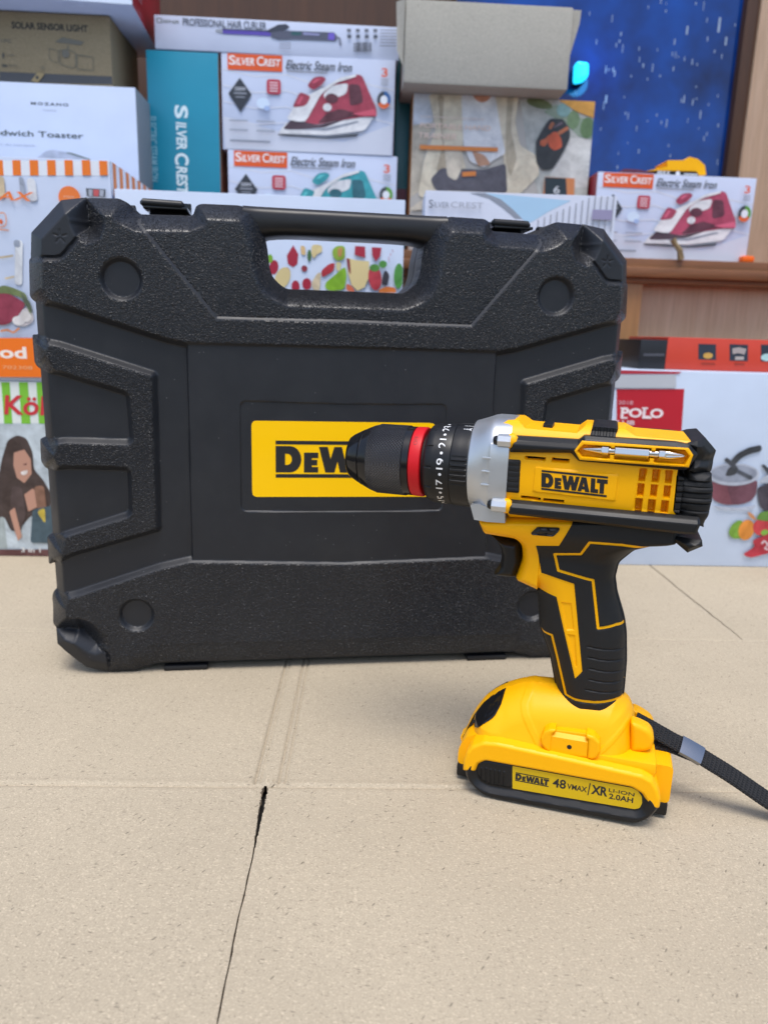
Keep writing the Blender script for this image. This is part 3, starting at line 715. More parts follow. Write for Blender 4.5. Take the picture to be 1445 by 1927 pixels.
# --- upper rail with the bit holder
RAIL = [(2.3,217.5),(37.8,217.7),(40.4,220.1),(63.9,219.8),(86.1,219.7),(92.5,218.9),(96.9,214.5),(93.3,207.3),(91.9,205.8),(38.8,206.6),(34.5,210.6),(2.5,208.6)]
HOL = [(36.2,212.3),(39.6,217.8),(91.8,217.6),(94.3,214.3),(92.9,207.9),(39.4,207.6)]
HIN = [(37.8,212.3),(40.6,215.7),(89.9,216.6),(92.6,213.5),(90.9,208.8),(40.4,209.2)]
TABS = [[(54.1,217.1),(56.3,217.1),(56.3,215.2),(54.1,215.2)], [(74.1,217.0),(76.3,217.0),(76.3,214.9),(74.1,215.0)], [(54.3,211.3),(56.6,211.3),(56.5,208.9),(54.2,208.9)], [(73.9,211.0),(76.1,211.0),(76.1,208.5),(73.8,208.5)]]
_hol, _hin = sdpoly(HOL), sdpoly(HIN); _tabs = [sdpoly(t) for t in TABS]
_rail = sdpoly(rnd(RAIL, .8)); zm = 213.2
def rail_sd(X, Z): return np.minimum(_rail(X, Z), -(_hol(X, Z)-.35))
solid('upper_rail', rail_sd, bb(RAIL), .45, lambda X, Z, s_: 1.2+2.2*(1-np.clip(np.minimum(_rail(X, Z), 99)/2., 0, 1))+np.where(X < 38, np.clip(Z-zm, 0, 9)*.55, 0), BLK, smooth=20, far=False, back=24)
solid('upper_rail', rail_sd, bb(RAIL), 1.2, lambda X, Z, s_: np.full(X.shape, 48.), BLK, far=False, back=64)
def hol_y(X, Z, S_):
    d = np.clip((_hin(X, Z)+.1)/.35, 0, 1)
    for t in _tabs: d = d*(1-np.clip((t(X, Z)+.3)/.4, 0, 1))
    return .5+.35*(1-np.clip(S_/.7, 0, 1))+5.2*d
holder = solid('bit_holder', _hol, bb(HOL), .35, hol_y, YEL, far=False, back=8)
# --- side button, lower rail, rear cap
BTN = [(-0.3,204.5),(8.4,204.6),(8.8,186.2),(-0.1,186.1)]; BZ = [(-0.7,204.5),(0.5,186.0)]
solid('side_button', sdpoly(rnd(BTN, 1.2)), bb(BTN), .35, lambda X, Z, s_: 3.9+.8*(1-np.clip(s_/1.0, 0, 1))+.35*np.abs(np.sin((Z-BZ[1][1])*1.04))**.35*-1+.35, RUB, far=False, back=12, smooth=25)
LRL = [(3.5,182.2),(50.6,181.9),(101.4,181.9),(102.2,179.1),(100.7,173.1),(92.2,172.8),(4.2,174.6)]; zr = 178.6
_lr = sdpoly(rnd(LRL, 1.))
solid('lower_rail', _lr, bb(LRL), .5, lambda X, Z, s_: .6+1.4*(1-np.clip(s_/1.4, 0, 1))+np.clip(Z-zr, 0, 9)*.8, BLK, smooth=18)
CAP = [(93.7,201.1),(89.0,202.2),(89.1,183.1),(92.2,182.7),(92.2,178.7),(105.4,174.7),(105.0,176.9),(105.4,178.8),(106.4,181.2),(106.7,183.8),(106.8,184.6),(106.9,187.2),(107.1,189.5),(107.1,193.2),(106.7,197.6),(105.6,201.1),(105.3,204.0),(93.5,205.6)]
ZR = [p[1] for p in [(93.8,200.1),(94.2,196.8),(94.5,194.2),(94.9,190.9),(95.1,188.6),(95.6,184.2)]]
def cap_y(X, Z, s_):
    y = yM(Z)-.6
    for a in ZR: y = y+1.0*np.exp(-((Z-a)/.35)**2)
    for i in range(0, 6, 2): y = y+.9*((Z < ZR[i]) & (Z > ZR[i+1]) if i < 5 else 0)
    return np.clip(y+6*(1-np.sqrt(np.clip(1-(1-np.clip(s_/9, 0, 1))**2, 0, 1)))*(X > 92), 0, 32)
solid('rear_cap', sdpoly(CAP), bb(CAP), .45, cap_y, RUB, smooth=25)
BUM = [(88.0,217.4),(95.1,220.7),(100.2,222.2),(106.9,215.2),(106.3,208.7),(105.9,205.0),(104.6,202.8),(93.6,205.6),(97.2,213.7),(92.3,218.5)]
_bum = sdpoly(BUM); zz_ = [(99.3,210.6),(100.0,204.8),(95.1,217.5)]
solid('rear_bumper', _bum, bb(BUM), .5, lambda X, Z, s_: 2.2+3.2*(1-np.clip(s_/3.2, 0, 1))+np.clip(X-96, 0, 20)*1.2+2.2*np.exp(-((Z-zz_[0][1])/2.2)**2), RUB, smooth=22)
BU2 = [(87.0,169.5),(105.1,168.1),(105.7,165.0),(98.7,160.7)]
solid('lower_bumper', sdpoly(BU2), bb(BU2), .6, lambda X, Z, s_: 8+3*(1-np.clip(s_/2.5, 0, 1)), BLK)
# --- handle: yellow core with trigger frame, black overmoulded grip
HND = [(-16.0,169.6),(-15.2,164.7),(-13.1,158.2),(-11.1,155.9),(6.6,154.6),(9.8,150.9),(10.8,142.6),(7.7,130.4),(8.7,128.2),(18.2,125.6),(21.1,124.8),(22.4,119.3),(24.7,100.9),(32.1,84.0),(37.6,62.0),(38.6,55.7),(41.0,42.0),(76.0,48.7),(75.4,60.5),(75.7,68.7),(75.2,86.5),(73.3,103.8),(71.1,113.0),(65.9,126.9),(63.7,136.8),(64.9,146.1),(72.3,154.3),(80.7,158.6),(89.2,160.6),(94.6,162.8),(94.0,180.5)]
_hnd = sdpoly(rnd(HND, 2.0))
def hand_y(X, Z, s_):
    f = sstep((Z-146)/20.); W_ = 16.5+8.5*f; R_ = 17-12*f
    R_ = np.where(X < 22, np.minimum(R_, 6+.0*X), R_); W_ = np.where(X < 22, W_-4*(1-f)*np.clip((22-X)/12, 0, 1), W_)
    t = 1-np.clip(_hnd(X, Z)/np.maximum(R_, 1), 0, 1)
    return YC-W_*np.sqrt(np.clip(1-t**2, .02, 1))
CELL = [[(35.8,122.5),(41.6,122.5),(44.7,106.2),(40.2,105.5)], [(41.0,103.3),(45.4,103.3),(48.2,84.2),(47.2,83.7)]]; _cell = [sdpoly(c_) for c_ in CELL]
def core_y(X, Z, s_):
    y = hand_y(X, Z, s_)
    for f in _cell: y = y+.8*np.clip(f(X, Z)/.5, 0, 1)
    return y
core = solid('handle_core', _hnd, bb(HND), .5, core_y, YEL, smooth=30)
YREG = [(-18.1,171.5),(38.6,177.1),(38.1,170.6),(32.1,156.8),(19.3,155.2),(23.3,138.4),(42.1,134.1),(51.2,81.7),(47.7,76.5),(33.1,124.9),(20.0,127.2),(18.5,121.5),(2.3,119.3),(0.3,148.5),(-17.4,147.0)]
LN1 = [(90.5,160.8),(83.6,160.8),(65.4,161.7),(48.4,161.1),(44.3,152.6),(30.0,150.7),(32.8,141.0),(52.2,137.3),(57.6,109.4),(62.9,110.3),(67.4,111.1),(72.0,110.4)]
LN2 = [(24.7,99.3),(32.2,100.2),(37.8,81.3),(43.1,63.9),(44.7,63.6),(48.8,63.0),(59.5,63.6),(67.3,64.6),(71.9,65.0),(76.0,64.3)]
_yr, _l1, _l2 = sdpoly(YREG), sdline(LN1), sdline(LN2)
GRV = [[(52.9,97.7),(74.8,96.0)], [(53.8,91.2),(75.7,89.3)], [(54.9,84.4),(75.8,82.4)], [(55.6,77.6),(76.0,75.8)], [(54.3,71.0),(76.2,69.7)]]; _gv = [sdline(g) for g in GRV]
def grip_sd(X, Z):
    return np.minimum(np.minimum(_hnd(X, Z)+.8, -_yr(X, Z)-.05), np.minimum(_l1(X, Z), _l2(X, Z))-.72)
def grip_y(X, Z, s_):
    rise = .95*np.sqrt(np.clip(1-(1-np.clip(s_/.8, 0, 1))**2, 0, 1))
    y = hand_y(X, Z, s_)-rise+.15
    for g in _gv: y = y+.8*np.clip(1-g(X, Z)/.7, 0, 1)
    return y
solid('rubber_grip', grip_sd, bb(HND), .42, grip_y, RUB, smooth=30)
TRG = [(-9.8,154.1),(-6.0,152.2),(-3.0,148.0),(-1.5,143.0),(-1.9,137.3),(-4.5,132.4),(-5.7,130.3),(-2.8,129.3),(7.9,129.6),(10.9,139.7),(9.3,153.2)]
_tr = sdpoly(rnd(TRG, 1.2))
solid('trigger', _tr, bb(TRG), .45, lambda X, Z, s_: YC-9.5*np.sqrt(np.clip(1-(1-np.clip(s_/4.5, 0, 1))**2, .02, 1)), GLS if False else BLK)
SW = [(16.6,163.6),(19.8,167.5),(31.9,168.3),(31.8,166.5),(28.8,162.7),(17.0,162.4)]; _sw = sdpoly(rnd(SW, .8)); _swi = sdpoly([(18.2,163.6),(21.1,166.5),(30.6,167.1),(28.2,163.9)])
solid('direction_switch', _sw, bb(SW), .3, lambda X, Z, s_: hand_y(X, Z, s_)-.7+.55*np.clip((s_-.3)/.4, 0, 1)-.5*np.clip(_swi(X, Z)/.6, 0, 1), GLS, far=False, back=16)
# --- foot of the drill
FOO = [(-19.3,19.4),(-18.6,19.5),(-16.6,22.6),(-14.9,28.1),(-11.5,36.9),(-6.0,46.2),(-0.1,52.4),(5.8,57.1),(14.4,61.6),(23.0,64.5),(27.4,64.7),(37.0,65.4)] + [(57.9,66.6),(73.1,66.8),(75.9,64.0),(79.9,61.6),(81.8,57.6),(83.8,52.2),(84.8,43.7),(86.1,25.4),(-13.0,4.0),(-17.7,13.8)]
FOO = rnd(FOO, 2.5); _foo = sdpoly(FOO)
def foo_d(X, Z): return _foo(X, Z)
def foot_y0(X, Z):
    zt = np.clip((60-Z)/30., 0, 1)
    s_ = np.maximum(_foo(X, np.maximum(Z, 37.5)), 0)
    w_ = 19+9*zt; w_ = w_+3.5*np.clip((8-X)/18, 0, 1)
    t = 1-np.clip(s_/17., 0, 1)
    return YC-w_*np.sqrt(np.clip(1-t**2.2, .03, 1))
BND = [[(25.4,69.6),(21.5,61.3),(19.7,55.8),(21.1,51.4),(25.1,44.7),(33.1,33.1)], [(85.6,59.4),(79.0,53.3),(65.0,36.8)]]; _bnd = [sdline(b_) for b_ in BND]
def foot_y(X, Z, s_):
    y = foot_y0(X, Z); d = _bnd[0](X, Z); y = y-.45*np.clip((2.2-d)/.5, 0, 1); d = _bnd[1](X, Z); y = y-.45*np.clip((1.6-d)/.5, 0, 1); return y
foot = solid('battery_mount', _foo, bb(FOO), .5, foot_y, YEL, smooth=40)
WIN = [(-18.2,19.1),(-16.4,23.1),(-13.4,34.5),(-8.4,43.8),(-2.5,51.8),(1.8,55.6),(7.3,58.7),(5.9,51.8),(3.5,46.7),(1.9,44.7),(-3.5,39.9),(-10.8,31.4),(-15.6,23.9)]
_win = sdpoly(WIN); _wing = [sdline([(-6.4,47.2),(2.5,51.7)]), sdline([(-7.7,45.4),(-9.7,39.0)]), sdline([(-4.3,47.2),(-6.8,41.8)]), sdline([(-1.1,49.2),(-3.4,43.5)])]
def win_y(X, Z, s_):
    y = foot_y0(X, Z)-.75+.5*np.clip((_win(X, Z)-1.)/.4, 0, 1)
    for g in _wing: y = y-.35*np.clip(1-g(X, Z)/.7, 0, 1)
    return y
solid('work_light', lambda X, Z: np.minimum(_win(X, Z), _foo(X, Z)-.15), bb(WIN), .35, win_y, GLS, smooth=40)
LUG1 = [(80.9,54.8),(85.2,54.2),(91.5,52.0),(94.0,48.8),(95.0,45.0),(94.4,40.1),(91.3,37.4),(82.9,35.7)]; LUG2 = [(83.1,50.8),(87.7,49.3),(93.8,46.0),(96.8,41.8),(94.3,35.1),(84.8,34.7)]
l1 = solid('strap_lug', sdpoly(rnd(LUG1, 2)), bb(LUG1), .5, lambda X, Z, s_: 16+3*(1-np.sqrt(np.clip(1-(1-np.clip(s_/3, 0, 1))**2, 0, 1))), YEL, far=False, back=25)
l2 = solid('strap_lug', sdpoly(rnd(LUG2, 2)), bb(LUG2), .5, lambda X, Z, s_: 41+2*(1-np.sqrt(np.clip(1-(1-np.clip(s_/2, 0, 1))**2, 0, 1))), YEL, far=False, back=50)
pin = [(92.5,36.4)]
dbox(MB().tube([(pin[0][0], 24, pin[0][1]), (pin[0][0], 42, pin[0][1])], 2.2, 12), 'strap_pin', YEL)
MNT = [(31.8,40.0),(39.9,48.7),(41.1,34.0),(56.0,48.6),(65.6,41.2),(57.4,33.1),(37.1,45.6),(58.0,46.9),(58.6,35.2),(37.6,34.3),(48.3,39.5)]
LB1 = [(31.6,42.0),(33.3,46.8),(36.2,49.0),(39.8,49.4),(40.0,47.9),(38.1,45.8),(38.1,34.1),(34.8,35.2),(32.2,38.5)]
LB2 = [(56.8,49.8),(61.5,49.0),(64.9,45.8),(65.6,39.7),(63.9,35.8),(61.6,34.3),(58.9,34.5),(58.3,46.6),(56.8,46.7)]
PLM = [(36.8,45.3),(40.1,47.6),(56.9,48.4),(58.3,46.0),(58.6,34.8),(37.5,33.7)]
plm = solid('accessory_mount', sdpoly(PLM), bb(PLM), .4, lambda X, Z, s_: 3.6+2.4*np.clip((Z-PLM[0][1]+1.0)/2., 0, 1)+.3*(1-np.clip(s_/.5, 0, 1)), YEL, far=False, back=16, smooth=25)
for LB in (LB1, LB2):
    solid('mount_lobe', sdpoly(rnd(LB, 1.)), bb(LB), .4, lambda X, Z, s_: 2.6+1.6*(1-np.sqrt(np.clip(1-(1-np.clip(s_/1.6, 0, 1))**2, 0, 1))), YEL, parent=plm, far=False, back=16)
dbox(MB().tube([(MNT[-1][0], 3.45, MNT[-1][1]), (MNT[-1][0], 5, MNT[-1][1])], [1.35, 1.35], 20), 'screw_hole', DRK, plm)
# --- battery pack
ARC = [(-12.0,13.4),(-12.0,20.1),(-10.6,26.3),(-7.7,31.0),(-1.3,35.2),(7.1,36.3),(49.5,34.6),(89.2,32.6),(94.6,30.3),(98.2,25.2),(100.3,19.6),(100.2,13.5),(95.5,12.7),(93.5,12.4),(93.2,16.3),(90.2,20.8),(84.3,23.5),(17.0,23.1),(1.0,23.0),(-3.1,20.0),(-4.7,14.4)]
BAT = [(-11.1,14.3),(-9.6,7.9),(-0.8,-0.6),(8.9,-1.7),(89.1,0.2),(95.9,5.6),(100.2,13.3),(97.1,18.9),(90.0,22.9),(84.1,25.7),(16.8,25.4),(-0.7,25.4),(-8.4,20.1)]
BPN = rnd([(-4.1,14.4),(-3.3,19.7),(0.7,22.6),(17.0,23.1),(84.3,23.3),(90.3,20.1),(91.6,14.8),(90.6,10.3),(87.7,8.8),(18.1,6.7),(3.7,6.4),(-2.4,8.8)], 3)
_bat, _bpn = sdpoly(rnd(BAT, 5)), sdpoly(BPN)
def bat_y(X, Z, s_):
    o = np.clip(-_bpn(X, Z), 0, 9); lip = .9-2.6*np.clip((o-.5)/3.2, 0, 1)
    return lip+3.0*np.clip(1-s_/2.2, 0, 1)**1.5
bat = solid('battery_pack', _bat, bb(BAT), .5, bat_y, BLK, smooth=30)
_arc = sdpoly(rnd(ARC, 1.2))
solid('battery_frame', _arc, bb(ARC), .5, lambda X, Z, s_: -1.3+1.7*(1-np.clip(s_/1.7, 0, 1))**1.6, YEL, smooth=35)
k = [(-17.8,8.9),(-17.0,-3.4),(106.8,32.3),(109.2,17.8),(109.7,4.3),(110.5,-2.8),(97.3,38.7),(96.3,36.2)]
b = MB().prism(rnd([(-17.8, 9.5), (106.6, 9.5), (106.6, 33), (-4, 33), (-14, 28), (-17.6, 20)], 3), 13, 53); dbox(b, 'rear_shell', YEL, bat)
b = MB().box(-18.0, 106.0, 12, 54, 1.5, 9.6, 0, 1.2); dbox(b, 'base_shell', BLK, bat)
dbox(MB().box(34, 97.0, 5.5, 60.5, 28, 36.8, 0, 2.6), 'mount_plate', YEL)
LB = [(17.1,22.3),(84.4,22.7),(87.8,21.5),(90.3,18.4),(90.9,14.3),(89.9,10.8),(87.2,9.5),(18.1,7.4)]
lblp = LB
lb = flat('battery_label', [(rnd(LB, .6), 0)], .72, [LBL], bat, DO)
u0, u1 = LB[0][0], max(p[0] for p in LB); ztop = LB[0][1]; hgt = ztop-LB[7][1]
def on(x0, z0, x1, z1): return [p for p in (x0, z0, x1, z1)]
ql = [(19.3,18.4),(38.8,18.1),(39.1,13.6),(19.4,13.3)]; its = []
P, _ = logo_polys(ql[0][0], (ql[3][1]+ql[2][1])/2-.4, ql[1][0], (ql[0][1]+ql[1][1])/2+.4); its += [(p, 0) for p in P]
def bx(s_, pts, bold=.014, shear=0.):
    xs_ = [p[0] for p in pts]; zs_ = sorted(p[1] for p in pts); its.append((text_fit(s_, min(xs_), (zs_[0]+zs_[1])/2, max(xs_), (zs_[2]+zs_[3])/2, bold, shear), 0))
bx('48', [(41.0,19.6),(48.1,19.5),(48.5,13.8),(41.3,13.6)], .02)
bx('VMAX', [(49.2,17.6),(60.3,17.9),(60.4,14.3),(49.4,14.3)], .02)
sl = [(61.5,20.7),(62.1,20.7),(61.5,12.7),(60.9,12.7)]; its.append((sl, 0))
bx('XR', [(62.8,19.9),(71.7,20.0),(71.8,14.2),(63.1,13.9)], .035)
bx('LI-ION', [(72.3,19.2),(86.1,20.3),(86.3,18.2),(72.4,16.8)], .012)
bx('2.0AH', [(72.8,16.1),(85.9,17.1),(86.0,13.8),(73.0,12.5)], .022)
flat('label_lettering', its, .6, INK, lb, DO)
BT = [(-4.1,14.4),(-3.3,19.7),(0.8,22.3),(16.8,22.7),(17.8,7.6),(4.3,7.1),(-1.8,9.4)]; _bt = sdpoly(rnd(BT, 2))
rb = [sdline([(-1.0,17.2),(-0.3,8.5)]), sdline([(1.8,17.6),(2.6,8.2)]), sdline([(4.5,17.5),(5.1,8.2)]), sdline([(7.1,17.5),(7.7,8.3)]), sdline([(9.7,17.5),(10.2,8.3)]), sdline([(12.6,17.5),(12.9,8.5)])]
def bt_y(X, Z, s_):
    y = .35+.5*(1-np.clip(s_/.8, 0, 1))
    for r_ in rb: y = y-.75*np.clip(1-r_(X, Z)/.75, 0, 1)
    return y
solid('release_button', _bt, bb(BT), .3, bt_y, BLK, parent=bat, far=False, back=6)
# --- double ended bit lying in the holder: a thing of its own
a_, e_ = [(40.3,214.0),(91.4,213.2)]
bl = e_[0]-a_[0]; bz = (a_[1]+e_[1])/2-.3
bprof = [(0, .25), (1.5, .8), (8.8, 2.1), (9.3, 2.2), (9.7, 2.55), (13, 2.55), (13.4, 1.9), (16, 1.9), (16.4, 2.75), (33, 2.75), (33.4, 1.9), (37.5, 1.9), (37.9, 2.6), (40.6, 2.6), (41.2, 2.5), (43, 2.55), (49, 1.3), (51, .5), (51.2, 0)]
sc_ = bl/51.2
def hexr(x, r, t):
    X_ = x/sc_
    if 9.5 < X_ < 13.2 or 16.2 < X_ < 33.2 or 37.7 < X_ < 40.8: return r*.93/math.cos((t+.3) % (math.pi/3)-math.pi/6)
    if X_ > 42: return r*(1-.28*max(0, math.cos(4*t+.5))**2)
    return r
bit_e = empty('screwdriver_bit', (0, 0, 0), 0, 'shiny double ended steel screwdriver bit clipped in the slot of the drill', 'screwdriver bit')
bit_e.location = (dpos[0]+((a_[0]-DO[0])*_c-(2.9-DO[1])*_s)*.001, dpos[1]+((a_[0]-DO[0])*_s+(2.9-DO[1])*_c)*.001, dpos[2]+bz*.001); bit_e.rotation_euler = (0, 0, -0.28605)
bp = [(x*sc_, r) for x, r in bprof]
def seg(i0, i1, nm): return lathe(nm, [(bp[i0][0], 0)]+bp[i0:i1+1]+[(bp[i1][0], 0)], (0, 0), CHR, bit_e, 48, rfun=hexr, smooth=25)
seg(0, 4, 'flat_tip'); seg(4, 13, 'shank'); seg(13, 18, 'cross_tip')
# --- wrist strap: flat webbing through the lugs, metal crimp, trailing to the right
def dpt(x, y, z): return Vector(((0.0640,0.3960)[0]*1000+x*_c-y*_s, (0.0640,0.3960)[1]*1000+x*_s+y*_c, z))
SP = [dpt(*p) for p in ((83, 33, 50), (94, 33, 45.5), (106, 33, 40.2), (117, 33, 35.9), (128, 33, 30.6), (142, 33, 23.6), (162, 33, 12.4), (178, 32, 5.5), (200, 31, 2.4), (230, 29, 2.0), (262, 26, 2.0))]
def spline(P, n=8):
    o = []
    for i in range(len(P)-1):
        p0, p1, p2, p3 = P[max(i-1, 0)], P[i], P[i+1], P[min(i+2, len(P)-1)]
        for k in range(n):
            t = k/n; o.append(.5*((2*p1)+(p2-p0)*t+(2*p0-5*p1+4*p2-p3)*t*t+(3*p1-p0-3*p2+p3)*t**3))
    return o+[P[-1]]
def band(path, width, th, lift_, name, mats, parent, org, tilt=0., rib=0.):
    V = []; F = []; UV = []; n = 9; acc = 0
    for i, p in enumerate(path):
        if i: acc += (p-path[i-1]).length
        t = (path[min(i+1, len(path)-1)]-path[max(i-1, 0)]).normalized(); sd_ = t.cross(Vector((0, 0, 1))).normalized(); nn = sd_.cross(t).normalized()
        sd2 = sd_*math.cos(tilt)-nn*math.sin(tilt); nn2 = nn*math.cos(tilt)+sd_*math.sin(tilt)
        ring = [(-1, 0), (-.93, .8), (-.5, 1), (0, 1.05), (.5, 1), (.93, .8), (1, 0), (.93, -.8), (0, -1), (-.93, -.8)]
        for a, b2 in ring:
            wv_ = rib*math.sin(acc*2*math.pi/2.1+a*2.6) if rib else 0.
            q = p+sd2*(a*(width/2+wv_*.5))+nn2*(b2*(th/2+wv_)+lift_); V.append(tuple(q)); UV.append((acc*.001, a*width*.0005))
    m = 10
    for i in range(len(path)-1):
        for k in range(m): F.append([i*m+k, (i+1)*m+k, (i+1)*m+(k+1) % m, i*m+(k+1) % m])
    F += [list(range(m)), list(range(len(V)-1, len(V)-m-1, -1))]
    o = mk(name, V, F, mats, parent, None, 60, uv=UV, org=org); return o
dw = (dpos[0]*1000, dpos[1]*1000, dpos[2]*1000)
def todrill(o):
    o.parent = drill; o.matrix_parent_inverse = Matrix.Rotation(--0.28605, 4, 'Z'); return o
full = spline(SP, 26)
st = todrill(band(full[5:], 10.8, 1.3, .55, 'wrist_strap', WEB, None, dw, .62, .17))
SP2 = [dpt(*p) for p in ((91, 33, 40.), (98, 33, 38.3), (106, 33, 37.4), (117, 33, 34.6))]
lo = spline(SP2, 22)+full[86:]
s2 = band(lo, 10.6, 1.2, -.6, 'strap_underlayer', WEB, None, dw, .62, .16); s2.parent = st
cr = band([full[64], full[65], full[74], full[84], full[93], full[94]], 11.9, 4.4, -.05, 'strap_crimp', newmat('dull_steel', (.30, .31, .33), .2, 1.0), None, dw, .62); cr.parent = st
TH = [dpt(p[0], 36, p[1]) for p in [(122.9,32.1),(125.7,32.4),(130.1,30.4),(134.6,28.4),(139.5,26.6),(142.8,24.4),(144.9,21.3)]]
th = MB().tube([tuple(p) for p in spline(TH, 5)], .17, 6).build('loose_thread', WEB, None, 60, dw); th.parent = st

# ------------------------------------------------------------------ stall behind: cabinet, shelf, window, boxes
BY = 2.9*math.pi/180; _bc, _bs = math.cos(BY), math.sin(BY)
PY = {'A': 0.866, 'E': 0.905, 'B': 1.14, 'H': 1.115, 'L': 1.1, 'M': 1.07, 'S': 1.1, 'W': 1.13, 'T': 1.38, 'R': 0.9}
def place(pl_, x, dy=0., z=0.):
    """point of a plane parallel to the cabinet front: x along it, dy further back (millimetres) -> metres"""
    return ((x*_bc-dy*_bs)*.001, PY[pl_]+(x*_bs+dy*_bc)*.001, z*.001)
class Carton:
    """a box with its printed front; art is given in the front plane's own millimetres"""
    def __init__(s, name, pl_, x0, x1, z0, z1, depth, label, cat='box', group=None, front='#e6e8ee', side=None, bev=1.2, twist=0., side_name='box_body'):
        s.x0, s.x1, s.z0, s.z1, s.d = x0, x1, z0, z1, depth; xm = (x0+x1)/2; s.xm = xm
        s.e = empty(name, place(pl_, xm, depth/2, z0), BY+math.radians(twist), label, cat, group)
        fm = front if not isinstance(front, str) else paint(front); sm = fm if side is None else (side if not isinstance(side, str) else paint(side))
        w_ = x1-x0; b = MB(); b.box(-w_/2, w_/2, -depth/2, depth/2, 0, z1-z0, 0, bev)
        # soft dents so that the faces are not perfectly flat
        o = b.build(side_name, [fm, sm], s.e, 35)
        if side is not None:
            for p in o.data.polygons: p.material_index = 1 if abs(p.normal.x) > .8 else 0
        s.k = 0
    def _t(s, p): return (p[0]-s.xm, p[1]-s.z0)
    def clip(s, p): return (min(max(p[0], s.x0+.6), s.x1-.6), min(max(p[1], s.z0+.6), s.z1-.6))
    def art(s, name, items):
        """items: (points or (V,F), hex colour); later items lie over earlier ones"""
        mats = []; its = []
        for g, c in items:
            m = paint(c) if isinstance(c, str) else c
            if m not in mats: mats.append(m)
            if isinstance(g, tuple): its.append((([s._t(s.clip(p)) for p in g[0]], g[1]), mats.index(m)))
            else:
                if isinstance(c, str) and c.endswith('~') and len(g) < 22: g = rnd(g, 4.5, 4)
                its.append(([s._t(s.clip(p)) for p in g], mats.index(m)))
        o = flat(name, its, -s.d/2-.15-.12*s.k, mats, s.e, (0, 0, 0), dy=.12); s.k += len(its); return o
    def side_art(s, name, items):
        """right-hand side: (depth from the front, z)"""
        mats = []; b = MB()
        for k, (g, c) in enumerate(items):
            m = paint(c)
            if m not in mats: mats.append(m)
            x = (s.x1-s.x0)/2+.15+.12*k; b.add([(x, -s.d/2+p[0], p[1]-s.z0) for p in g], [list(range(len(g)))], mats.index(m))
        return b.build(name, mats, s.e, 0)
def T(s_, p, bold=.012, shear=0., rot=0, space=1.):
    """lettering filling the rectangle spanned by the given points"""
    xs_ = [a[0] for a in p]; zs_ = [a[1] for a in p]; return text_fit(s_, min(xs_), min(zs_), max(xs_), max(zs_), bold, shear, space, rot)
def X0(p): return min(a[0] for a in p)
def X1(p): return max(a[0] for a in p)

# cabinet: back wall, shelf and lower panel
c_e = empty('shelf_cabinet', place('S', 0, 0, 0), BY, 'brown wooden shelf cabinet with a pale panel below its ledge, behind the boxes', 'cabinet')
zs = PS_ = [(345.0,387.1),(348.6,354.5),(430.5,387.1)]; ztop, zlow = zs[0][1], zs[1][1]
MB().box(-1500, 1500, 0, 420, ztop-20, ztop, 0, 2).build('shelf_board', WOODD, c_e)
MB().box(-1500, 1500, -6, 14, zlow+6, ztop-12, 0, 3).box(-1500, 1500, 4, 24, zlow-2, zlow+9, 0, 3).build('shelf_edge', WOODD, c_e)
MB().box(-1500, 1500, 32, 44, -4, zlow+4, 0).build('lower_panel', WOODL, c_e)
k = [(355.8,302.7),(367.6,303.1)]
MB().box(k[0][0]-22, k[1][0], 8, 34, -4, zlow-1, 0, 1.5).build('stile', TRIM, c_e)
MB().box(-1500, 1500, 420, 440, -4, 1600, 0).build('back_board', WOODV, c_e)
# window in the back of the stall
tx = [(572.9,831.9),(579.1,559.7),(264.4,802.0),(618.4,834.0)]; gx1 = (tx[0][0]+tx[1][0])/2; gx0 = tx[2][0]-170
w_e = empty('glass_pane', place('T', (gx0+gx1)/2, 0, ztop), BY, 'blue tinted glass pane splashed with white drips, beside a brown post', 'glass pane')
GLASS = newmat('blue_glass', (.002, .04, .22), .08); v = coords(GLASS)
a = noise(GLASS, v, 5, 4, .6); a2 = noise(GLASS, v, 22, 4, .7)
cc = mix(GLASS, ramp(GLASS, a, [(.35, 0.), (.65, 1.)]), (.0008, .012, .085), (.001, .065, .36)); cc = mix(GLASS, ramp(GLASS, a2, [(.5, 0.), (.8, .35)]), cc, (.002, .04, .24))
L(GLASS, cc, bsdf(GLASS).inputs['Base Color']); hw = (gx1-gx0)/2
b = MB().box(-hw, hw, 0, 6, 0, 1100, 0); mid = (gx0+gx1)/2
drips = [(317.3,800.3),(356.3,794.7),(415.4,814.2),(446.1,809.7),(435.8,823.5),(445.5,820.8),(373.6,772.3),(333.2,758.8),(372.3,761.6),(367.4,755.4),(378.8,750.8),(406.9,752.0),(438.5,751.3),(466.4,764.7),(485.8,783.0),(465.0,746.0),(470.6,745.0),(475.8,742.6),(486.7,739.7),(500.7,735.9),(509.6,732.2),(469.5,724.0),(539.6,793.5),(554.4,769.7),(517.7,799.9),(509.2,820.2),(495.5,823.1),(566.8,794.8),(522.5,771.5),(537.2,753.5),(550.6,746.3),(353.3,717.9),(358.6,718.1),(365.9,718.0),(369.0,712.5),(397.7,709.6),(416.9,726.7),(433.4,723.9),(447.6,711.8),(426.6,706.3),(409.3,735.4),(512.3,698.1),(552.0,685.7),(509.7,674.2),(515.5,679.6),(489.6,675.6),(493.8,678.0),(537.5,671.4),(358.4,672.3),(355.2,662.3),(389.4,676.9),(394.3,651.8),(399.2,648.0),(434.0,641.1),(458.6,639.9),(467.9,639.2),(449.3,651.3),(504.5,645.1),(525.5,654.9),(558.9,639.5),(540.7,625.3),(536.7,617.6),(525.1,633.0),(353.7,625.2),(416.3,628.6),(403.1,605.1),(475.5,604.1),(424.0,592.8),(388.6,588.2),(480.5,587.7),(565.7,580.7),(389.2,565.9),(306.1,680.0)]
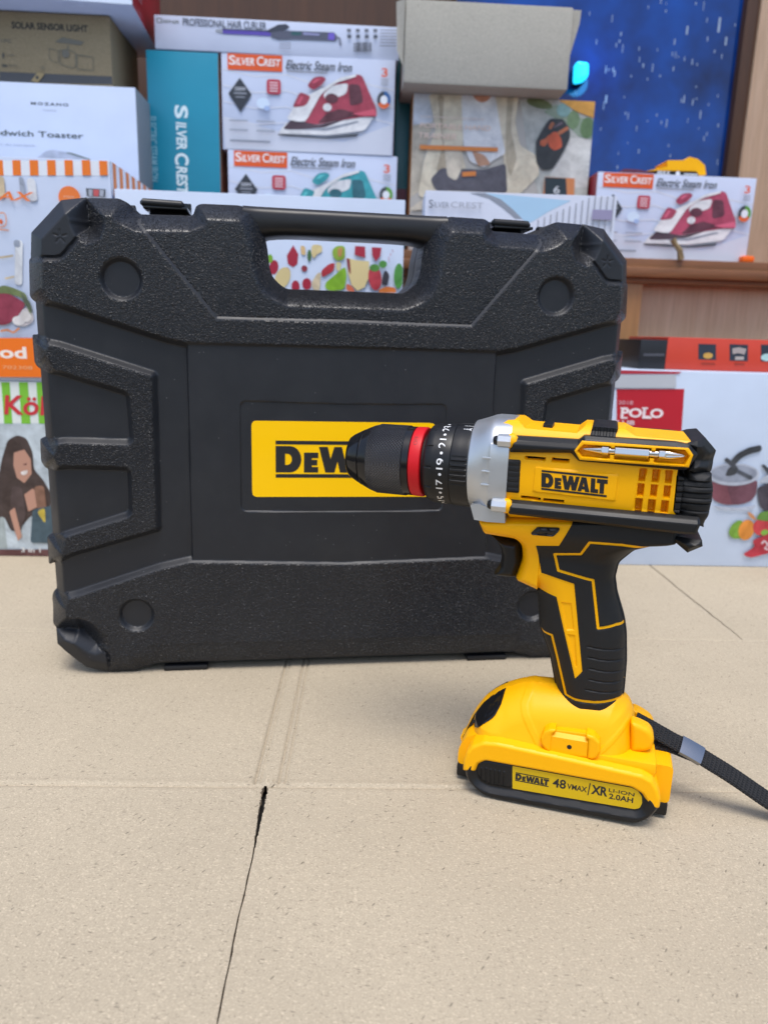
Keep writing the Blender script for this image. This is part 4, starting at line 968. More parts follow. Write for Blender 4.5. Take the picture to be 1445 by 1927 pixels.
for i, p in enumerate(drips):
    ln = (12, 20, 9)[i % 3]*random.uniform(.5, 1.0); wd = random.uniform(1.6, 3.2)
    if i == 22: ln, wd = 34, 6
    if i in (23, 48, 14): ln, wd = 19, 5
    ln *= .34; wd *= .62
    b.add([(p[0]-mid+q[0], -.25, p[1]-ztop+q[1]) for q in rnd([(-wd/2, -ln), (wd/2, -ln), (wd/2, ln), (-wd/2, ln)], wd*.45)], [list(range(20))], 1)
DRIP = newmat('white_drips', (.34, .42, .55), .5)
b.build('pane', [GLASS, DRIP], w_e, 0)
po_e = empty('window_post', place('T', gx1+30, 0, ztop), BY, 'dark brown post with pale board at the right edge of the blue glass', 'post')
MB().box(-30, -8, -16, 40, 0, 1100, 0, 3).build('post', WOODV, po_e)
MB().box(-8, 95, -20, 30, 0, 1100, 0, 2).build('board', WOODL, po_e)
MB().box(95, 160, -40, 30, -2, 1100, 0, 2).build('edge_strip', WOODD, po_e)
# cyan reflection in the glass, built as an added glowing shape before it
lp = [(292.4,717.4),(313.7,716.2),(314.8,696.7),(310.1,689.6),(293.3,686.0)]; GLOW = newmat('cyan_light', (.0, .3, .6), .3)
bsdf(GLOW).inputs['Emission Color'].default_value = (.02, .55, 1.0, 1); bsdf(GLOW).inputs['Emission Strength'].default_value = 1.2
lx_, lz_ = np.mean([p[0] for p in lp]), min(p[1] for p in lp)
l_e = empty('reflection_glow', place('T', lx_, -30, lz_), BY, 'glowing cyan shape added for the reflection in the blue glass, right of the plain grey box', 'reflected glow')
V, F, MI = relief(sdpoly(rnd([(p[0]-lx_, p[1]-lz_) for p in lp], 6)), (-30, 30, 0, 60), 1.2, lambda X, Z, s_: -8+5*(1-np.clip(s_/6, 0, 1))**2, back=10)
mk('glow_shape', V, F, GLOW, l_e, None, 60)
MB().box(-9, 9, 8, 30, 4, 30, 0, 2).build('glow_holder', BLK, l_e)  # added block that backs the glowing shape
lg = bpy.data.lights.new('added_glow', 'POINT'); lg.energy = .12; lg.color = (.05, .45, 1.); lg.shadow_soft_size = .02  # added point light, spreads blue glow on the glass around the shape
lgo = bpy.data.objects.new('added_glow', lg); COL.objects.link(lgo); lgo.location = place('T', lx_+14, -48, lz_+22)

# ---- iron boxes: one design, two colours of picture
def iron_art(bx, q, col, dark, light, round3):
    """q maps the design's unit square to the front plane"""
    x0, z0, w_, h_ = bx.x0, bx.z0, bx.x1-bx.x0, bx.z1-bx.z0
    def u(*p): return [(x0+(a-465)/(1362-465)*w_, z0+(803-b_)/(803-318)*h_) for a, b_ in zip(p[::2], p[1::2])]
    W_ = [stroke(u(470, 400+40*k, 640, 430+40*k, 800, 415+40*k, 1000, 470+40*k, 1200, 440+42*k, 1358, 470+42*k), 1.6) for k in range(0, 8, 2)]
    bx.art('swirl_print', [(p, '#d9dce6') for p in W_]+[(u(470, 640, 760, 700, 1100, 740, 1355, 640, 1355, 800, 480, 800), '#c9cedb')])
    bx.art('brand_banner', [(u(498, 322, 778, 322, 778, 402, 498, 402), '#e0591f'), (T('S', u(506, 332, 538, 378)), '#f4f2f0'), (T('ILVER', u(540, 342, 636, 378), .02, .15), '#f4f2f0'), (T('C', u(648, 332, 682, 378)), '#f4f2f0'), (T('REST', u(684, 342, 770, 378), .02, .15), '#f4f2f0')])
    bx.art('title_lettering', [(T('Electric Steam Iron', u(795, 342, 1138, 388), .012, .35), '#3c4048'), (rect(*u(800, 400)[0], *u(1010, 394)[0]), '#8a8f9a')])
    dm = u(500, 522, 560, 440, 620, 522, 562, 612)
    bx.art('rating_badge', [(dm, '#30343c'), (T('2200W', u(532, 505, 590, 486)), '#c8ccd4'), (rect(*u(528, 522)[0], *u(594, 514)[0]), '#8f949e'), (rect(*u(536, 540)[0], *u(586, 534)[0]), '#8f949e')])
    bx.art('red_badge', [(rect(*u(698, 516)[0], *u(770, 442)[0], 4), '#b93244')]+[(rect(*u(712, 462+14*k)[0], *u(756, 455+14*k)[0]), '#e6c2c8') for k in range(4)])
    its = [(u(752, 716, 1000, 724, 1180, 696, 1168, 712, 1000, 730, 760, 722), '#3a4048~'),
           (u(755, 712, 800, 655, 1000, 650, 1268, 590, 1210, 680, 1010, 712), '#e9ebf0~'), (u(800, 672, 1000, 676, 1170, 632, 1180, 640, 1010, 690, 790, 688), '#8f95a2~'),
           (u(780, 690, 822, 640, 900, 650, 960, 662, 1060, 640, 1160, 605, 1000, 672, 850, 690), '#4b3540~'),
           (u(890, 650, 930, 560, 990, 500, 1000, 470, 1060, 442, 1150, 412, 1160, 400, 1190, 405, 1230, 490, 1268, 565, 1272, 610, 1200, 612, 1060, 638, 960, 660), col),
           (u(960, 655, 1010, 600, 1080, 575, 1190, 600, 1060, 638), dark), (u(1120, 450, 1180, 450, 1200, 540, 1130, 560), dark),
           (u(990, 505, 1040, 460, 1120, 446, 1110, 500, 1060, 520, 1000, 530), '#dfe3ea~'), (ell(*u(1035, 525)[0], 9, 6), dark), (ell(*u(1012, 572)[0], 6, 5), '#e4e6ec~'),
           (u(800, 640, 850, 560, 900, 520, 1000, 470, 1080, 420, 1160, 402, 1160, 412, 1060, 446, 980, 505, 900, 648, 860, 650), '#eef0f4~'),
           (u(830, 580, 870, 500, 928, 520, 900, 570), col), (u(905, 470, 940, 425, 985, 418, 1006, 430, 985, 460, 940, 490), col), (u(850, 560, 875, 520, 890, 525, 868, 566), light), (u(930, 455, 950, 432, 980, 430, 950, 455), light),
           (u(1140, 600, 1260, 570, 1270, 604, 1200, 608), light)]
    bx.art('iron_picture', its)
    bx.art('small_print', [(ell(*u(680, 566)[0], 9, 7), '#cfe0f2'), (ell(*u(700, 590)[0], 4, 3), '#9fb6dd')]+[(rect(*u(505+140*(k % 2), 662+48*(k//2))[0], *u(600+140*(k % 2), 654+48*(k//2))[0]), '#9aa0ac') for k in range(4)]+[(rect(*u(506, 766)[0], *u(715, 756)[0]), '#858b98')])
    c3 = u(1306, 525)[0]
    bx.art('side_marks', [(T('3', u(1290, 366, 1322, 410), .02), '#dd5a28')]+[(rect(*u(1288, 426+12*k)[0], *u(1328, 420+12*k)[0]), '#9ba0aa') for k in range(3)]+[(ell(*c3, 9.5, 11), '#3b4048'), ([c3]+arcpts(*c3, 9.5, 11, 210, 330), '#d8622e'), ([c3]+arcpts(*c3, 9.5, 11, -30, 90), '#5d9a3c' if round3 else '#2f5f9a'), (ell(*c3, 5, 5.5), '#dfe3ea')])
IG = 'electric iron boxes on the shelf'
SHELF = ztop+.5
q2 = [(-236.8,452.7),(3.8,519.3),(-234.2,510.0)]; q1 = [(-245.3,509.6),(-2.5,639.6),(-240.6,629.2)]
z2t = q2[1][1]-3; ib2 = Carton('iron_box', 'B', q2[2][0]-1, q2[1][0], SHELF, z2t, 105, 'iron box with turquoise iron picture, underneath the crimson iron box', 'box', IG, '#c6d0e6', '#b9302c')
ib2h = q1[1][1]-z2t
class _V: pass
# the lower box's visible top is only the upper part of the same full sized design
vb = _V(); vb.__dict__ = ib2.__dict__; ib2.z0r = ib2.z0
def shift_art(bx, z0):
    c = object.__new__(Carton); c.__dict__ = dict(bx.__dict__); c.z0 = z0
    c._t = lambda p, b=bx: (p[0]-b.xm, p[1]-b.z0); c.clip = bx.clip; return c
iron_art(shift_art(ib2, z2t-ib2h), None, '#2f9aa4~', '#1f5f6c~', '#5cc0c4', True)
ib1 = Carton('iron_box', 'B', q1[2][0]-1, q1[1][0], z2t, q1[1][1]-1, 105, 'iron box with crimson iron picture, directly beneath the hair curler box', 'box', IG, '#c4cee4', '#b9302c', twist=-.4)
iron_art(ib1, None, '#a03248~', '#56202e~', '#c65468', False)
q3 = [(330.7,390.2),(511.6,499.4),(281.4,499.6)]; q3 = [(p[0], p[1]) for p in q3]
qa = [(296.7,448.3),(517.7,503.2),(286.9,501.4)]
ib3 = Carton('iron_box', 'H', qa[2][0], qa[1][0], SHELF, (qa[1][1]+qa[2][1])/2, 100, 'iron box standing on the ledge in front of the blue glass', 'box', IG, '#c6d0e6', '#8f2a3a', twist=.3)
iron_art(ib3, None, '#a83a58~', '#5c2236~', '#d0607c', True)
# hair curler box lying over the teal and iron boxes
qc = [(-330.4,676.7),(1.4,677.0),(-0.1,635.7),(-325.2,632.0)]
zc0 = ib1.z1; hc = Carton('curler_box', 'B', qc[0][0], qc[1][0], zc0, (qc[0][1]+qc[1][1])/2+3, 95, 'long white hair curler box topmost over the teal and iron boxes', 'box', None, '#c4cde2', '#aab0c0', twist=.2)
hz0 = zc0; Hh = hc.z1-hc.z0; Wc = hc.x1-hc.x0
def hu(*p): return [(hc.x0+(a-118)/(1395-118)*Wc, hc.z0+(1-((b_-85-(a-118)*.047)/215))*Hh) for a, b_ in zip(p[::2], p[1::2])]
hc.art('brand_lettering', [(rect(*hu(132, 138)[0], *hu(158, 108)[0]), '#5c6058'), (rect(*hu(137, 134)[0], *hu(153, 113)[0]), '#ccd2e2'), (T('SENJE', hu(162, 142, 246, 122)), '#6a6e68')])
hc.art('title_lettering', [(T('PROFESSIONAL HAIR CURLER', hu(265, 154, 697, 126), .02), '#5a5f6c')])
hc.art('curler_picture', [(hu(433, 178, 470, 172, 470, 200, 435, 192), '#9aa0a8'), (hu(470, 170, 700, 180, 720, 190, 720, 214, 470, 202), '#5a4aa8'), (hu(470, 170, 700, 178, 760, 140, 800, 136, 818, 156, 790, 176, 740, 200, 700, 186, 470, 177), '#3a3e4c'), (hu(720, 190, 800, 178, 1050, 186, 1068, 210, 1060, 240, 840, 232, 760, 236, 722, 222), '#55596a'), (hu(828, 184, 878, 186, 876, 208, 826, 206), '#2e5a5c'), (hu(890, 188, 975, 194, 972, 208, 888, 204), '#8d90b8'), (hu(1020, 190, 1052, 190, 1052, 236, 1018, 232), '#6d5bc0'), (stroke(hu(1055, 212, 1080, 225, 1085, 268), 2.6), '#6a6e80')])
hc.art('icons', [(stroke(hu(1118+46*k, 172, 1138+46*k, 172), 3.5), '#5d626c') for k in range(4)]+[(stroke(hu(1120+46*k, 212, 1140+46*k, 212), 4.), '#4d525c') for k in range(4)])
hc.art('barcode', [(stroke(hu(1158+12*k, 250, 1158+12*k, 308), 1.3+.9*(k % 3)), '#5a5e68') for k in range(8)])
hc.art('small_print', [(stroke(hu(1290, 172+20*k, 1378, 172+20*k), 1.2), '#8a8f9c') for k in range(6)])
hc.art('picture_caption', [(stroke(hu(765, 262+16*k, 825, 262+16*k), 1.1), '#8a8f9c') for k in range(3)])
# teal box standing on end
qt = [(-345.3,629.2),(-244.9,629.0),(-343.4,457.2)]
tb_ = Carton('teal_box', 'B', qt[0][0]+2, qt[1][0]-1, SHELF, zc0-1.5, 110, 'tall teal box standing on end left of the iron boxes', 'box', None, '#1488a4', '#b5a48a')
tu = [(-307.1,569.1),(-288.2,569.9),(-311.3,453.4),(-290.3,454.2)]; tu2 = [(-339.8,553.8),(-332.8,554.1),(-343.5,470.4),(-336.3,470.7)]
Ts = [(-307.1,569.1),(-288.8,569.9),(-306.6,553.2),(-289.3,553.9)]; Ti = [(-304.7,547.9),(-291.5,548.5),(-305.9,513.1),(-292.7,513.7)]; Tc = [(-308.2,508.1),(-289.6,508.8),(-308.8,493.2),(-290.1,493.9)]; Tr = [(-306.2,490.8),(-292.1,491.4),(-307.5,454.8),(-291.9,455.4)]
tb_.art('brand_lettering', [(T('S', Ts, .03, 0, -90), '#dff0f4'), (T('ILVER', Ti, .03, .1, -90), '#dff0f4'), (T('C', Tc, .03, 0, -90), '#dff0f4'), (T('REST', Tr, .03, .1, -90), '#dff0f4'), ])
tb_.art('title_lettering', [(T('ELECTRIC STEAM IRON', tu2, .01, 0, -90), '#8fc4d4')])
SHN = [(-342.6,608.6),(-310.3,610.0),(-307.2,586.4),(-342.4,584.9)]
# a second teal box edge seen behind the iron boxes
qe = PE_ = [(-2.2,654.0),(8.0,654.5)]
te = Carton('upright_box', 'B', q1[1][0]+1.5, 20., SHELF, [(2.1,657.5)][0][1], 60, 'narrow teal box wedged between the iron boxes and hand trainer box', 'box', None, '#2a6f7c', '#2a6f7c')
te.e.location.y += .05
te.art('red_strip', [(rect(te.x0+1, SHELF+60, te.x1-1, SHELF+95), '#5c2038')])
# hand trainer box and grey box on it
qh = [(13.8,596.3),(280.9,602.1),(17.3,438.4)]
ht = Carton('hand_trainer_box', 'B', 23., qh[1][0], SHELF, (qh[0][1]+qh[1][1])/2, 100, 'box with photo of a beige cardigan and gloved hand, under the grey box', 'box', None, '#b9b4ac', '#c08a4a', twist=.5)
def I(s_): return s_
ht.art('photo_print', [
 ([(14.2,598.3),(51.8,599.9),(51.2,561.6),(17.1,556.1)], '#c3c8d2~'), ([(15.9,557.1),(51.2,561.6),(39.6,510.6),(36.6,471.8),(20.7,460.4)], '#b8ae9c~'),
 ([(172.8,601.9),(223.3,604.0),(284.9,577.4),(286.4,550.0),(284.7,470.1),(211.1,467.4),(186.8,537.6)], '#b4b6b0~'), ([(230.2,549.9),(286.2,552.2),(286.8,485.5),(223.9,485.3)], '#c9c8c4~'),
 ([(206.6,582.6),(226.5,593.8),(251.1,578.1),(284.0,575.3),(284.1,550.0),(262.9,551.2),(245.2,565.3)], '#8fa08c~'), (ell(*[(201.1,592.7)][0], 19, 6, 20, -10), '#6c7a50~'), (ell(*[(251.4,573.9)][0], 9, 12, 20), '#6f8a62~'), (ell(*[(272.2,564.3)][0], 10, 14, 20), '#5f7d50~'), (ell(*[(236.4,585.9)][0], 10, 9, 20), '#7fa6a4~'),
 ([(223.5,601.9),(282.5,602.3),(284.3,576.3),(255.1,584.6)], '#cf973a~'),
 ([(44.0,597.5),(92.8,599.6),(96.4,576.0),(94.7,523.4),(102.9,500.2),(80.3,486.4),(41.7,461.1),(34.4,467.4),(41.8,514.9),(56.2,553.5)], '#dfd1b8~'), ([(136.1,601.4),(170.5,601.8),(168.4,566.4),(177.5,537.2),(201.8,525.4),(208.5,499.9),(186.6,477.4),(173.2,467.1),(161.3,467.7),(155.7,515.1),(148.2,557.2)], '#dfd1b8~'),
 ([(56.5,597.0),(65.6,597.4),(65.7,547.6),(74.4,511.9),(70.7,492.5),(58.7,498.5),(66.4,532.9)], '#b3a48c~'), ([(154.6,599.1),(163.8,599.4),(162.6,557.8),(174.1,520.1),(166.6,494.0),(158.1,515.2),(155.2,557.5)], '#b5a890~'),
 ([(89.4,599.4),(137.3,601.4),(148.2,557.2),(157.3,525.8),(137.1,514.4),(128.3,505.5),(106.8,513.2),(96.4,534.0)], '#e2e6ee~'), ([(104.2,600.0),(132.8,600.2),(127.5,592.8),(119.7,589.8),(111.5,592.1)], '#c98a6c~'),
 ([(51.1,487.5),(65.5,503.1),(128.4,503.3),(158.2,513.0),(163.2,474.3),(59.9,472.7)], '#55525c~'), ([(68.7,533.0),(91.8,533.9),(96.7,506.4),(88.5,486.7),(75.3,492.7)], '#d2c6b2~'), ([(108.3,528.2),(127.3,522.5),(137.4,510.1),(118.9,507.2)], '#b98c70~'),
 ([(41.7,461.1),(76.3,473.3),(130.3,473.1),(131.1,460.0),(35.3,445.6),(21.3,445.1)], '#c4baa8~')])
ht.art('glove_picture', [([(199.3,542.3),(204.3,553.1),(210.4,563.9),(216.6,573.6),(236.3,574.4),(246.7,561.1),(248.4,550.6),(241.0,533.4),(232.9,518.1),(226.7,508.1),(212.8,505.5),(202.6,514.7)], '#26282c~'), ([(218.2,553.7),(227.2,558.3),(234.9,550.1),(238.3,537.5),(227.1,531.7),(217.1,538.8)], '#c9552e~'), ([(205.0,544.7),(212.9,547.1),(217.1,553.6),(219.9,547.4),(212.6,536.5),(205.5,538.3)], '#b9582f~'), (stroke([(217.7,560.0),(220.7,566.4),(222.8,568.6)], 5), '#b0643c~'), (stroke([(229.8,554.1),(240.9,560.9),(244.2,563.2)], 5), '#b0643c~'), (stroke([(223.3,562.3),(235.6,569.1)], 3), '#6b5a66~')])
ht.art('title_lettering', [(T('PORTABLE HAND', [(33.0,560.5),(133.4,554.1)], .006, .12), '#f2d8c8'), (T('TRAINER', [(31.7,547.9),(85.6,540.8)], .006, .12), '#f2d8c8'), (T('COMFORTABLE MASSAGE EXERCISE', [(33.1,569.6),(123.4,567.1)], .0, .0), '#e8d6cc'), ([(34.2,531.6),(145.2,532.8),(145.6,527.5),(34.4,526.1)], '#d8823c'), (stroke([(96.2,495.6),(115.9,497.5)], 6), '#d8823c')])
ht.art('product_badge', [([(215.8,496.9),(259.6,496.4),(260.7,471.4),(215.4,473.0)], '#c9804e'), ([(215.9,496.3),(246.6,496.1),(250.1,472.7),(217.3,473.1)], '#26333a'), (T('6', [(229.8,485.5),(239.0,475.0)]), '#cfd4d8')])
GKR = cardboard_mat('grey_cardboard', (.47, .45, .39), .35)
qg = [(6.2,684.7),(235.0,702.6),(13.1,592.6),(228.2,592.6)]
gb = Carton('grey_box', 'L', qg[0][0]+2, 232., ht.z1, qg[0][1]+15, 130, 'plain grey cardboard box with worn edges on the hand trainer box', 'box', None, GKR, GKR, bev=4)
gk = [(0.3,693.6),(6.6,672.3),(10.8,596.4)]
b = MB(); b.add([(-gb.d*0+(gb.x0-gb.xm)-1, -gb.d/2+2, 20), (gb.x0-gb.xm-9, -gb.d/2+6, 40), (gb.x0-gb.xm-12, -gb.d/2+8, gb.z1-gb.z0-2), (gb.x0-gb.xm-1, -gb.d/2, gb.z1-gb.z0-1), (gb.x0-gb.xm+1, -gb.d/2+4, 20), (gb.x0-gb.xm+1, -gb.d/2+3, gb.z1-gb.z0-1)], [(0, 1, 2, 3), (4, 5, 2, 1)])
b.build('side_flap', GKR, gb.e, 0)
gp = [(216.0,699.3),(243.7,701.8),(242.6,683.0),(234.7,651.0),(227.4,618.6),(222.7,605.4)]
MB().prism([(p[0]-gb.xm, min(p[1]-gb.z0, gb.z1-gb.z0-1)) for p in gp], -gb.d/2+7, gb.d/2).build('bulging_side', GKR, gb.e)
# white wave box in front of the trainer
qw = [(37.5,429.3),(257.2,423.2),(258.8,396.1)]
wv = Carton('wave_box', 'R', qw[0][0], qw[1][0], .3, qw[0][1]+2, 60, 'white box with pale blue wave on its front, below the hand trainer box', 'box', None, '#c6cbda', twist=-2.2)
wv.art('wave_print', [([(104.7,430.4),(204.3,425.1),(193.4,419.8),(179.0,412.4),(164.7,403.1),(157.4,399.3),(147.6,405.1),(137.5,414.3),(123.7,424.2)], '#a9cbe6'), ([(88.0,429.8),(104.7,430.4),(123.7,424.2),(137.5,414.3),(149.5,404.3),(142.0,404.0),(128.2,414.0),(110.7,424.6)], '#8d93a0')]+[(stroke([(186.2,416.1),(187.9,396.9)], .1), '#b4b8c2')]+[(stroke([[(162.9,401.3)][0], [(163.6,392.5)][0]], .1), '#b4b8c2')]+[(stroke([([(168.4,403.2)][0][0]+7*k, [(168.4,403.2)][0][1]+min(3.2*k, 30)), ([(168.4,403.2)][0][0]+7*k, [(169.3,392.7)][0][1])], 1.3), '#9a9da8') for k in range(18)]+[(rect(*[(229.2,405.4)][0], *[(252.1,415.9)][0]), '#9690b0')])
wv.art('brand_lettering', [(T('S', [(41.8,420.9),(46.6,412.1)]), '#6a707c'), (T('ILVER', [(47.5,418.7),(64.8,412.7)], .006), '#858b98'), (T('CREST', [(66.7,419.4),(103.9,413.1)], .006), '#a4a8b4')])
# battery lying on the right iron box, with a dark lid beside it
qb = [(-644.4,775.4)]
by_ = [(363.3,510.1),(395.0,517.8),(394.0,526.0),(420.4,527.1),(425.9,531.9),(438.5,529.6),(449.8,521.7),(453.6,508.9),(441.5,507.5),(437.7,512.9),(379.4,511.6)]
bxm = np.mean([p[0] for p in by_]); be = empty('spare_battery', place('H', bxm, 45, ib3.z1), BY, 'yellow and black spare battery lying on the iron box by the glass', 'battery')
b = MB().prism([(p[0]-bxm, max(p[1]-ib3.z1, .6)) for p in by_], -22, 22); b.build('battery_shell', YEL, be, 30)
kk = [(377.5,510.6),(437.8,512.0),(444.0,503.8),(376.3,503.1)]
b = MB().prism([(p[0]-bxm, max(p[1]-ib3.z1, 0)) for p in kk], -24.5, 24.5); bo = b.build('battery_base', BLK, be, 30)
b = MB(); V, F = T('MAX', [(kk[0][0]-bxm+3, 3.5), (kk[0][0]-bxm+22, 9)]); b.add([(p[0], -24.8, p[1]) for p in V], F); g = ell(kk[0][0]-bxm+33, 6, 3.2, 3.2); b.add([(p[0], -24.8, p[1]) for p in g], [list(range(len(g)))]); g = rect(kk[0][0]-bxm+42, 5, kk[0][0]-bxm+62, 6.5); b.add([(p[0], -24.8, p[1]) for p in g], [list(range(4))]); b.build('label_print', WHT, bo, 0)
lc = [(319.0,504.7),(330.5,511.2),(350.9,510.9),(377.9,506.9),(364.1,502.7)]
lm = np.mean([p[0] for p in lc]); le = empty('plastic_lid', place('H', lm, 35, ib3.z1), BY, 'small maroon lid with clear top lying on the iron box beside the battery', 'lid')
MB().prism([(p[0]-lm, max(p[1]-ib3.z1, 0)) for p in lc], -18, 18).build('lid', plastic('maroon_plastic', lin('#5c2a3c'), .25), le, 30)
oc = [(516.4,395.1)][0]
oe = empty('bottle_cap', place('S', oc[0], 10, ztop), BY, 'small orange plastic cap on the ledge at the right edge', 'cap')
MB().box(-9, 9, -7, 7, 0, 9, 0, 3).build('cap', plastic('orange_plastic', lin('#f06a10'), .4), oe)
# twist of dry tape on the ledge in front of the iron box
tp = [(396.6,408.1),(406.3,405.6),(405.8,400.8),(414.5,389.5),(403.0,390.1)]; tm = tp[3][0]-6
pe = empty('tape_twist', place('S', tm, -2, ztop), BY, 'crumpled scrap of brown tape stuck on ledge before the iron box', 'tape')
b = MB(); b.tube([(6, 0, 0), (2, -2, 12), (-5, -1, 20), (-9, 0, 27)], [5, 4, 3.5, 5], 6); b.build('scrap', newmat('brown_tape', lin('#8a7a56'), .6), pe, 0)

# ---- left side boxes
KR = cardboard_mat('kraft_card', (.34, .27, .165), .3)
qs = [(-595.0,657.1),(-376.9,657.3),(-375.8,591.4),(-522.4,575.1)]
qz = [(-607.7,562.5),(-337.3,569.1),(-335.0,516.4)]
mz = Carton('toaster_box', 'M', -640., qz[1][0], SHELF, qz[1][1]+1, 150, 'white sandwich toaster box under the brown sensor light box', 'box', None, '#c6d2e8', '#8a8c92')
mz.art('brand_lettering', [(T('MOZANO', [(-470.7,547.7),(-423.2,544.2)], .025, 0, 0, 1.3), '#2c3430')])
mz.art('subtitle_lettering', [(T('home', [(-455.6,540.2),(-439.0,537.4)], 0), '#a3adbe')])
mz.art('title_lettering', [(T('ndwich Toaster', [(-520.6,513.2),(-406.7,506.4)], .010), '#3c4642'), (T('cz do kanapek', [(-517.2,496.8),(-468.5,494.2)], 0), '#9aa6bc')])
mz.art('toaster_picture', [([(-470.9,478.4),(-455.9,489.7),(-447.3,491.6),(-436.1,489.8),(-424.8,489.5),(-398.4,481.2),(-388.8,474.9),(-481.4,471.3)], '#a9b2c6~'), ([(-431.9,488.7),(-424.8,489.5),(-398.3,481.9),(-399.8,480.9)], '#6d7a78~')])
sl_ = Carton('sensor_light_box', 'L', -560., qs[1][0]+1, mz.z1, qs[1][1]+4, 130, 'brown kraft solar sensor light box on the white toaster box', 'box', None, KR, KR)
sl_.art('title_lettering', [(T('SOLAR SENSOR LIGHT', [(-501.1,649.1),(-404.3,641.0)], .035), '#26261f'), (T('1PC', [(-515.9,628.3),(-502.6,624.3)], .01), '#5c5a50'), ([(-521.1,589.6),(-376.0,590.1),(-376.2,580.8),(-522.2,577.2)], '#4a4a4c')])
DK = '#77705c'
sl_.art('lamp_picture', [([(-447.5,627.5),(-437.2,633.6),(-409.2,629.7),(-414.5,625.1)], '#6b6658'), (stroke([(-430.5,624.7),(-430.9,619.2)], 2.4), DK), (stroke([(-455.1,619.7),(-443.3,617.6),(-445.0,602.7),(-455.4,606.8),(-455.1,619.7)], 1.1), DK), (stroke([(-441.8,617.7),(-431.1,619.5),(-421.4,616.0),(-422.5,599.7),(-426.9,597.9),(-442.2,602.1),(-441.8,617.7)], 1.3), DK), (stroke([(-420.2,613.7),(-399.0,611.6),(-400.0,596.2),(-420.6,596.8),(-420.2,613.7)], 1.3), DK), (ell(*[(-434.3,614.2)][0], 5, 5), '#6b6658'), ([(-514.1,613.2),(-512.6,609.4),(-514.2,604.2),(-515.9,608.0)], '#4c4a42'), ([(-516.8,598.3),(-510.5,597.9),(-510.4,595.3),(-517.0,595.7)], '#4c4a42'), (stroke([(-508.0,609.6),(-500.3,609.5)], 1), DK), (stroke([(-509.1,597.7),(-497.8,597.1)], 1), DK), ([(-481.1,580.2),(-471.4,591.1),(-462.8,588.9),(-472.4,578.4)], '#a08c62'), (ell(*[(-472.7,584.5)][0], 2.2, 2.2), '#4c4a42'), (stroke([(-465.9,598.5),(-461.2,595.5)], 1), DK), (stroke([(-466.8,596.5),(-463.4,594.1)], 1), DK)])
qk = [(-598.2,645.6),(-339.1,655.1),(-334.6,693.0)]
PM2 = Carton('model_box', 'M', -640., qk[1][0], sl_.z1+1.0, sl_.z1+110, 190, 'white and red box at the top left corner of the stack', 'box', None, '#b9c4dc', '#a8202c', twist=3)
PM2.e.location.y -= .012
PM2.art('model_lettering', [(T('SC-268', [(-367.4,663.6),(-345.7,659.5)], .02), '#eef2f8'), (ell(*[(-442.7,664.5)][0], 105, 14, 30), '#d6e2f2'), (stroke([(-499.8,659.7),(-492.4,659.8)], 2), '#4a4e5a'), (stroke([(-500.2,656.0),(-495.4,656.0)], 2), '#4a4e5a')])
PM2.side_art('white_print', [([(8+9*k, PM2.z0+60), (11+9*k, PM2.z0+60), (16+9*k, PM2.z0+20), (13+9*k, PM2.z0+20)], '#d8b0b4') for k in range(5)])
# front row: striped food box over the green striped box
qo = [(-500.0,434.6),(-303.1,441.2),(-401.6,212.3),(-438.2,208.9)]; qo2 = [(-438.4,206.5),(-394.6,204.2)]
FR_X1 = qo[1][0]
gz1 = qo2[0][1]
kb = Carton('green_striped_box', 'A', -620., FR_X1-14, .3, gz1, 150, 'box with green stripes and smiling woman, under the orange striped box', 'box', None, '#ccd2da')
kb.art('stripe_print', [([(-452.4,205.2),(-361.8,207.6),(-365.1,159.6),(-456.8,157.8)], '#dfe6e2')]+[(g, '#7cc03a') for g in ([(-436.8,204.7),(-427.5,204.9),(-428.3,158.0),(-437.6,157.8)], [(-417.3,205.2),(-407.3,205.5),(-408.0,158.5),(-418.2,158.3)], [(-397.8,205.7),(-388.7,206.0),(-389.2,159.0),(-398.6,158.8)], [(-456.0,204.2),(-446.7,204.4),(-448.0,157.6),(-457.3,157.3)])])
kb.art('brand_lettering', [(T('Köln', [(-436.4,190.4),(-373.9,168.2)], .02, .12), '#c8323c')])
HAIR, SKIN = '#3c2c28~', '#b98c78'
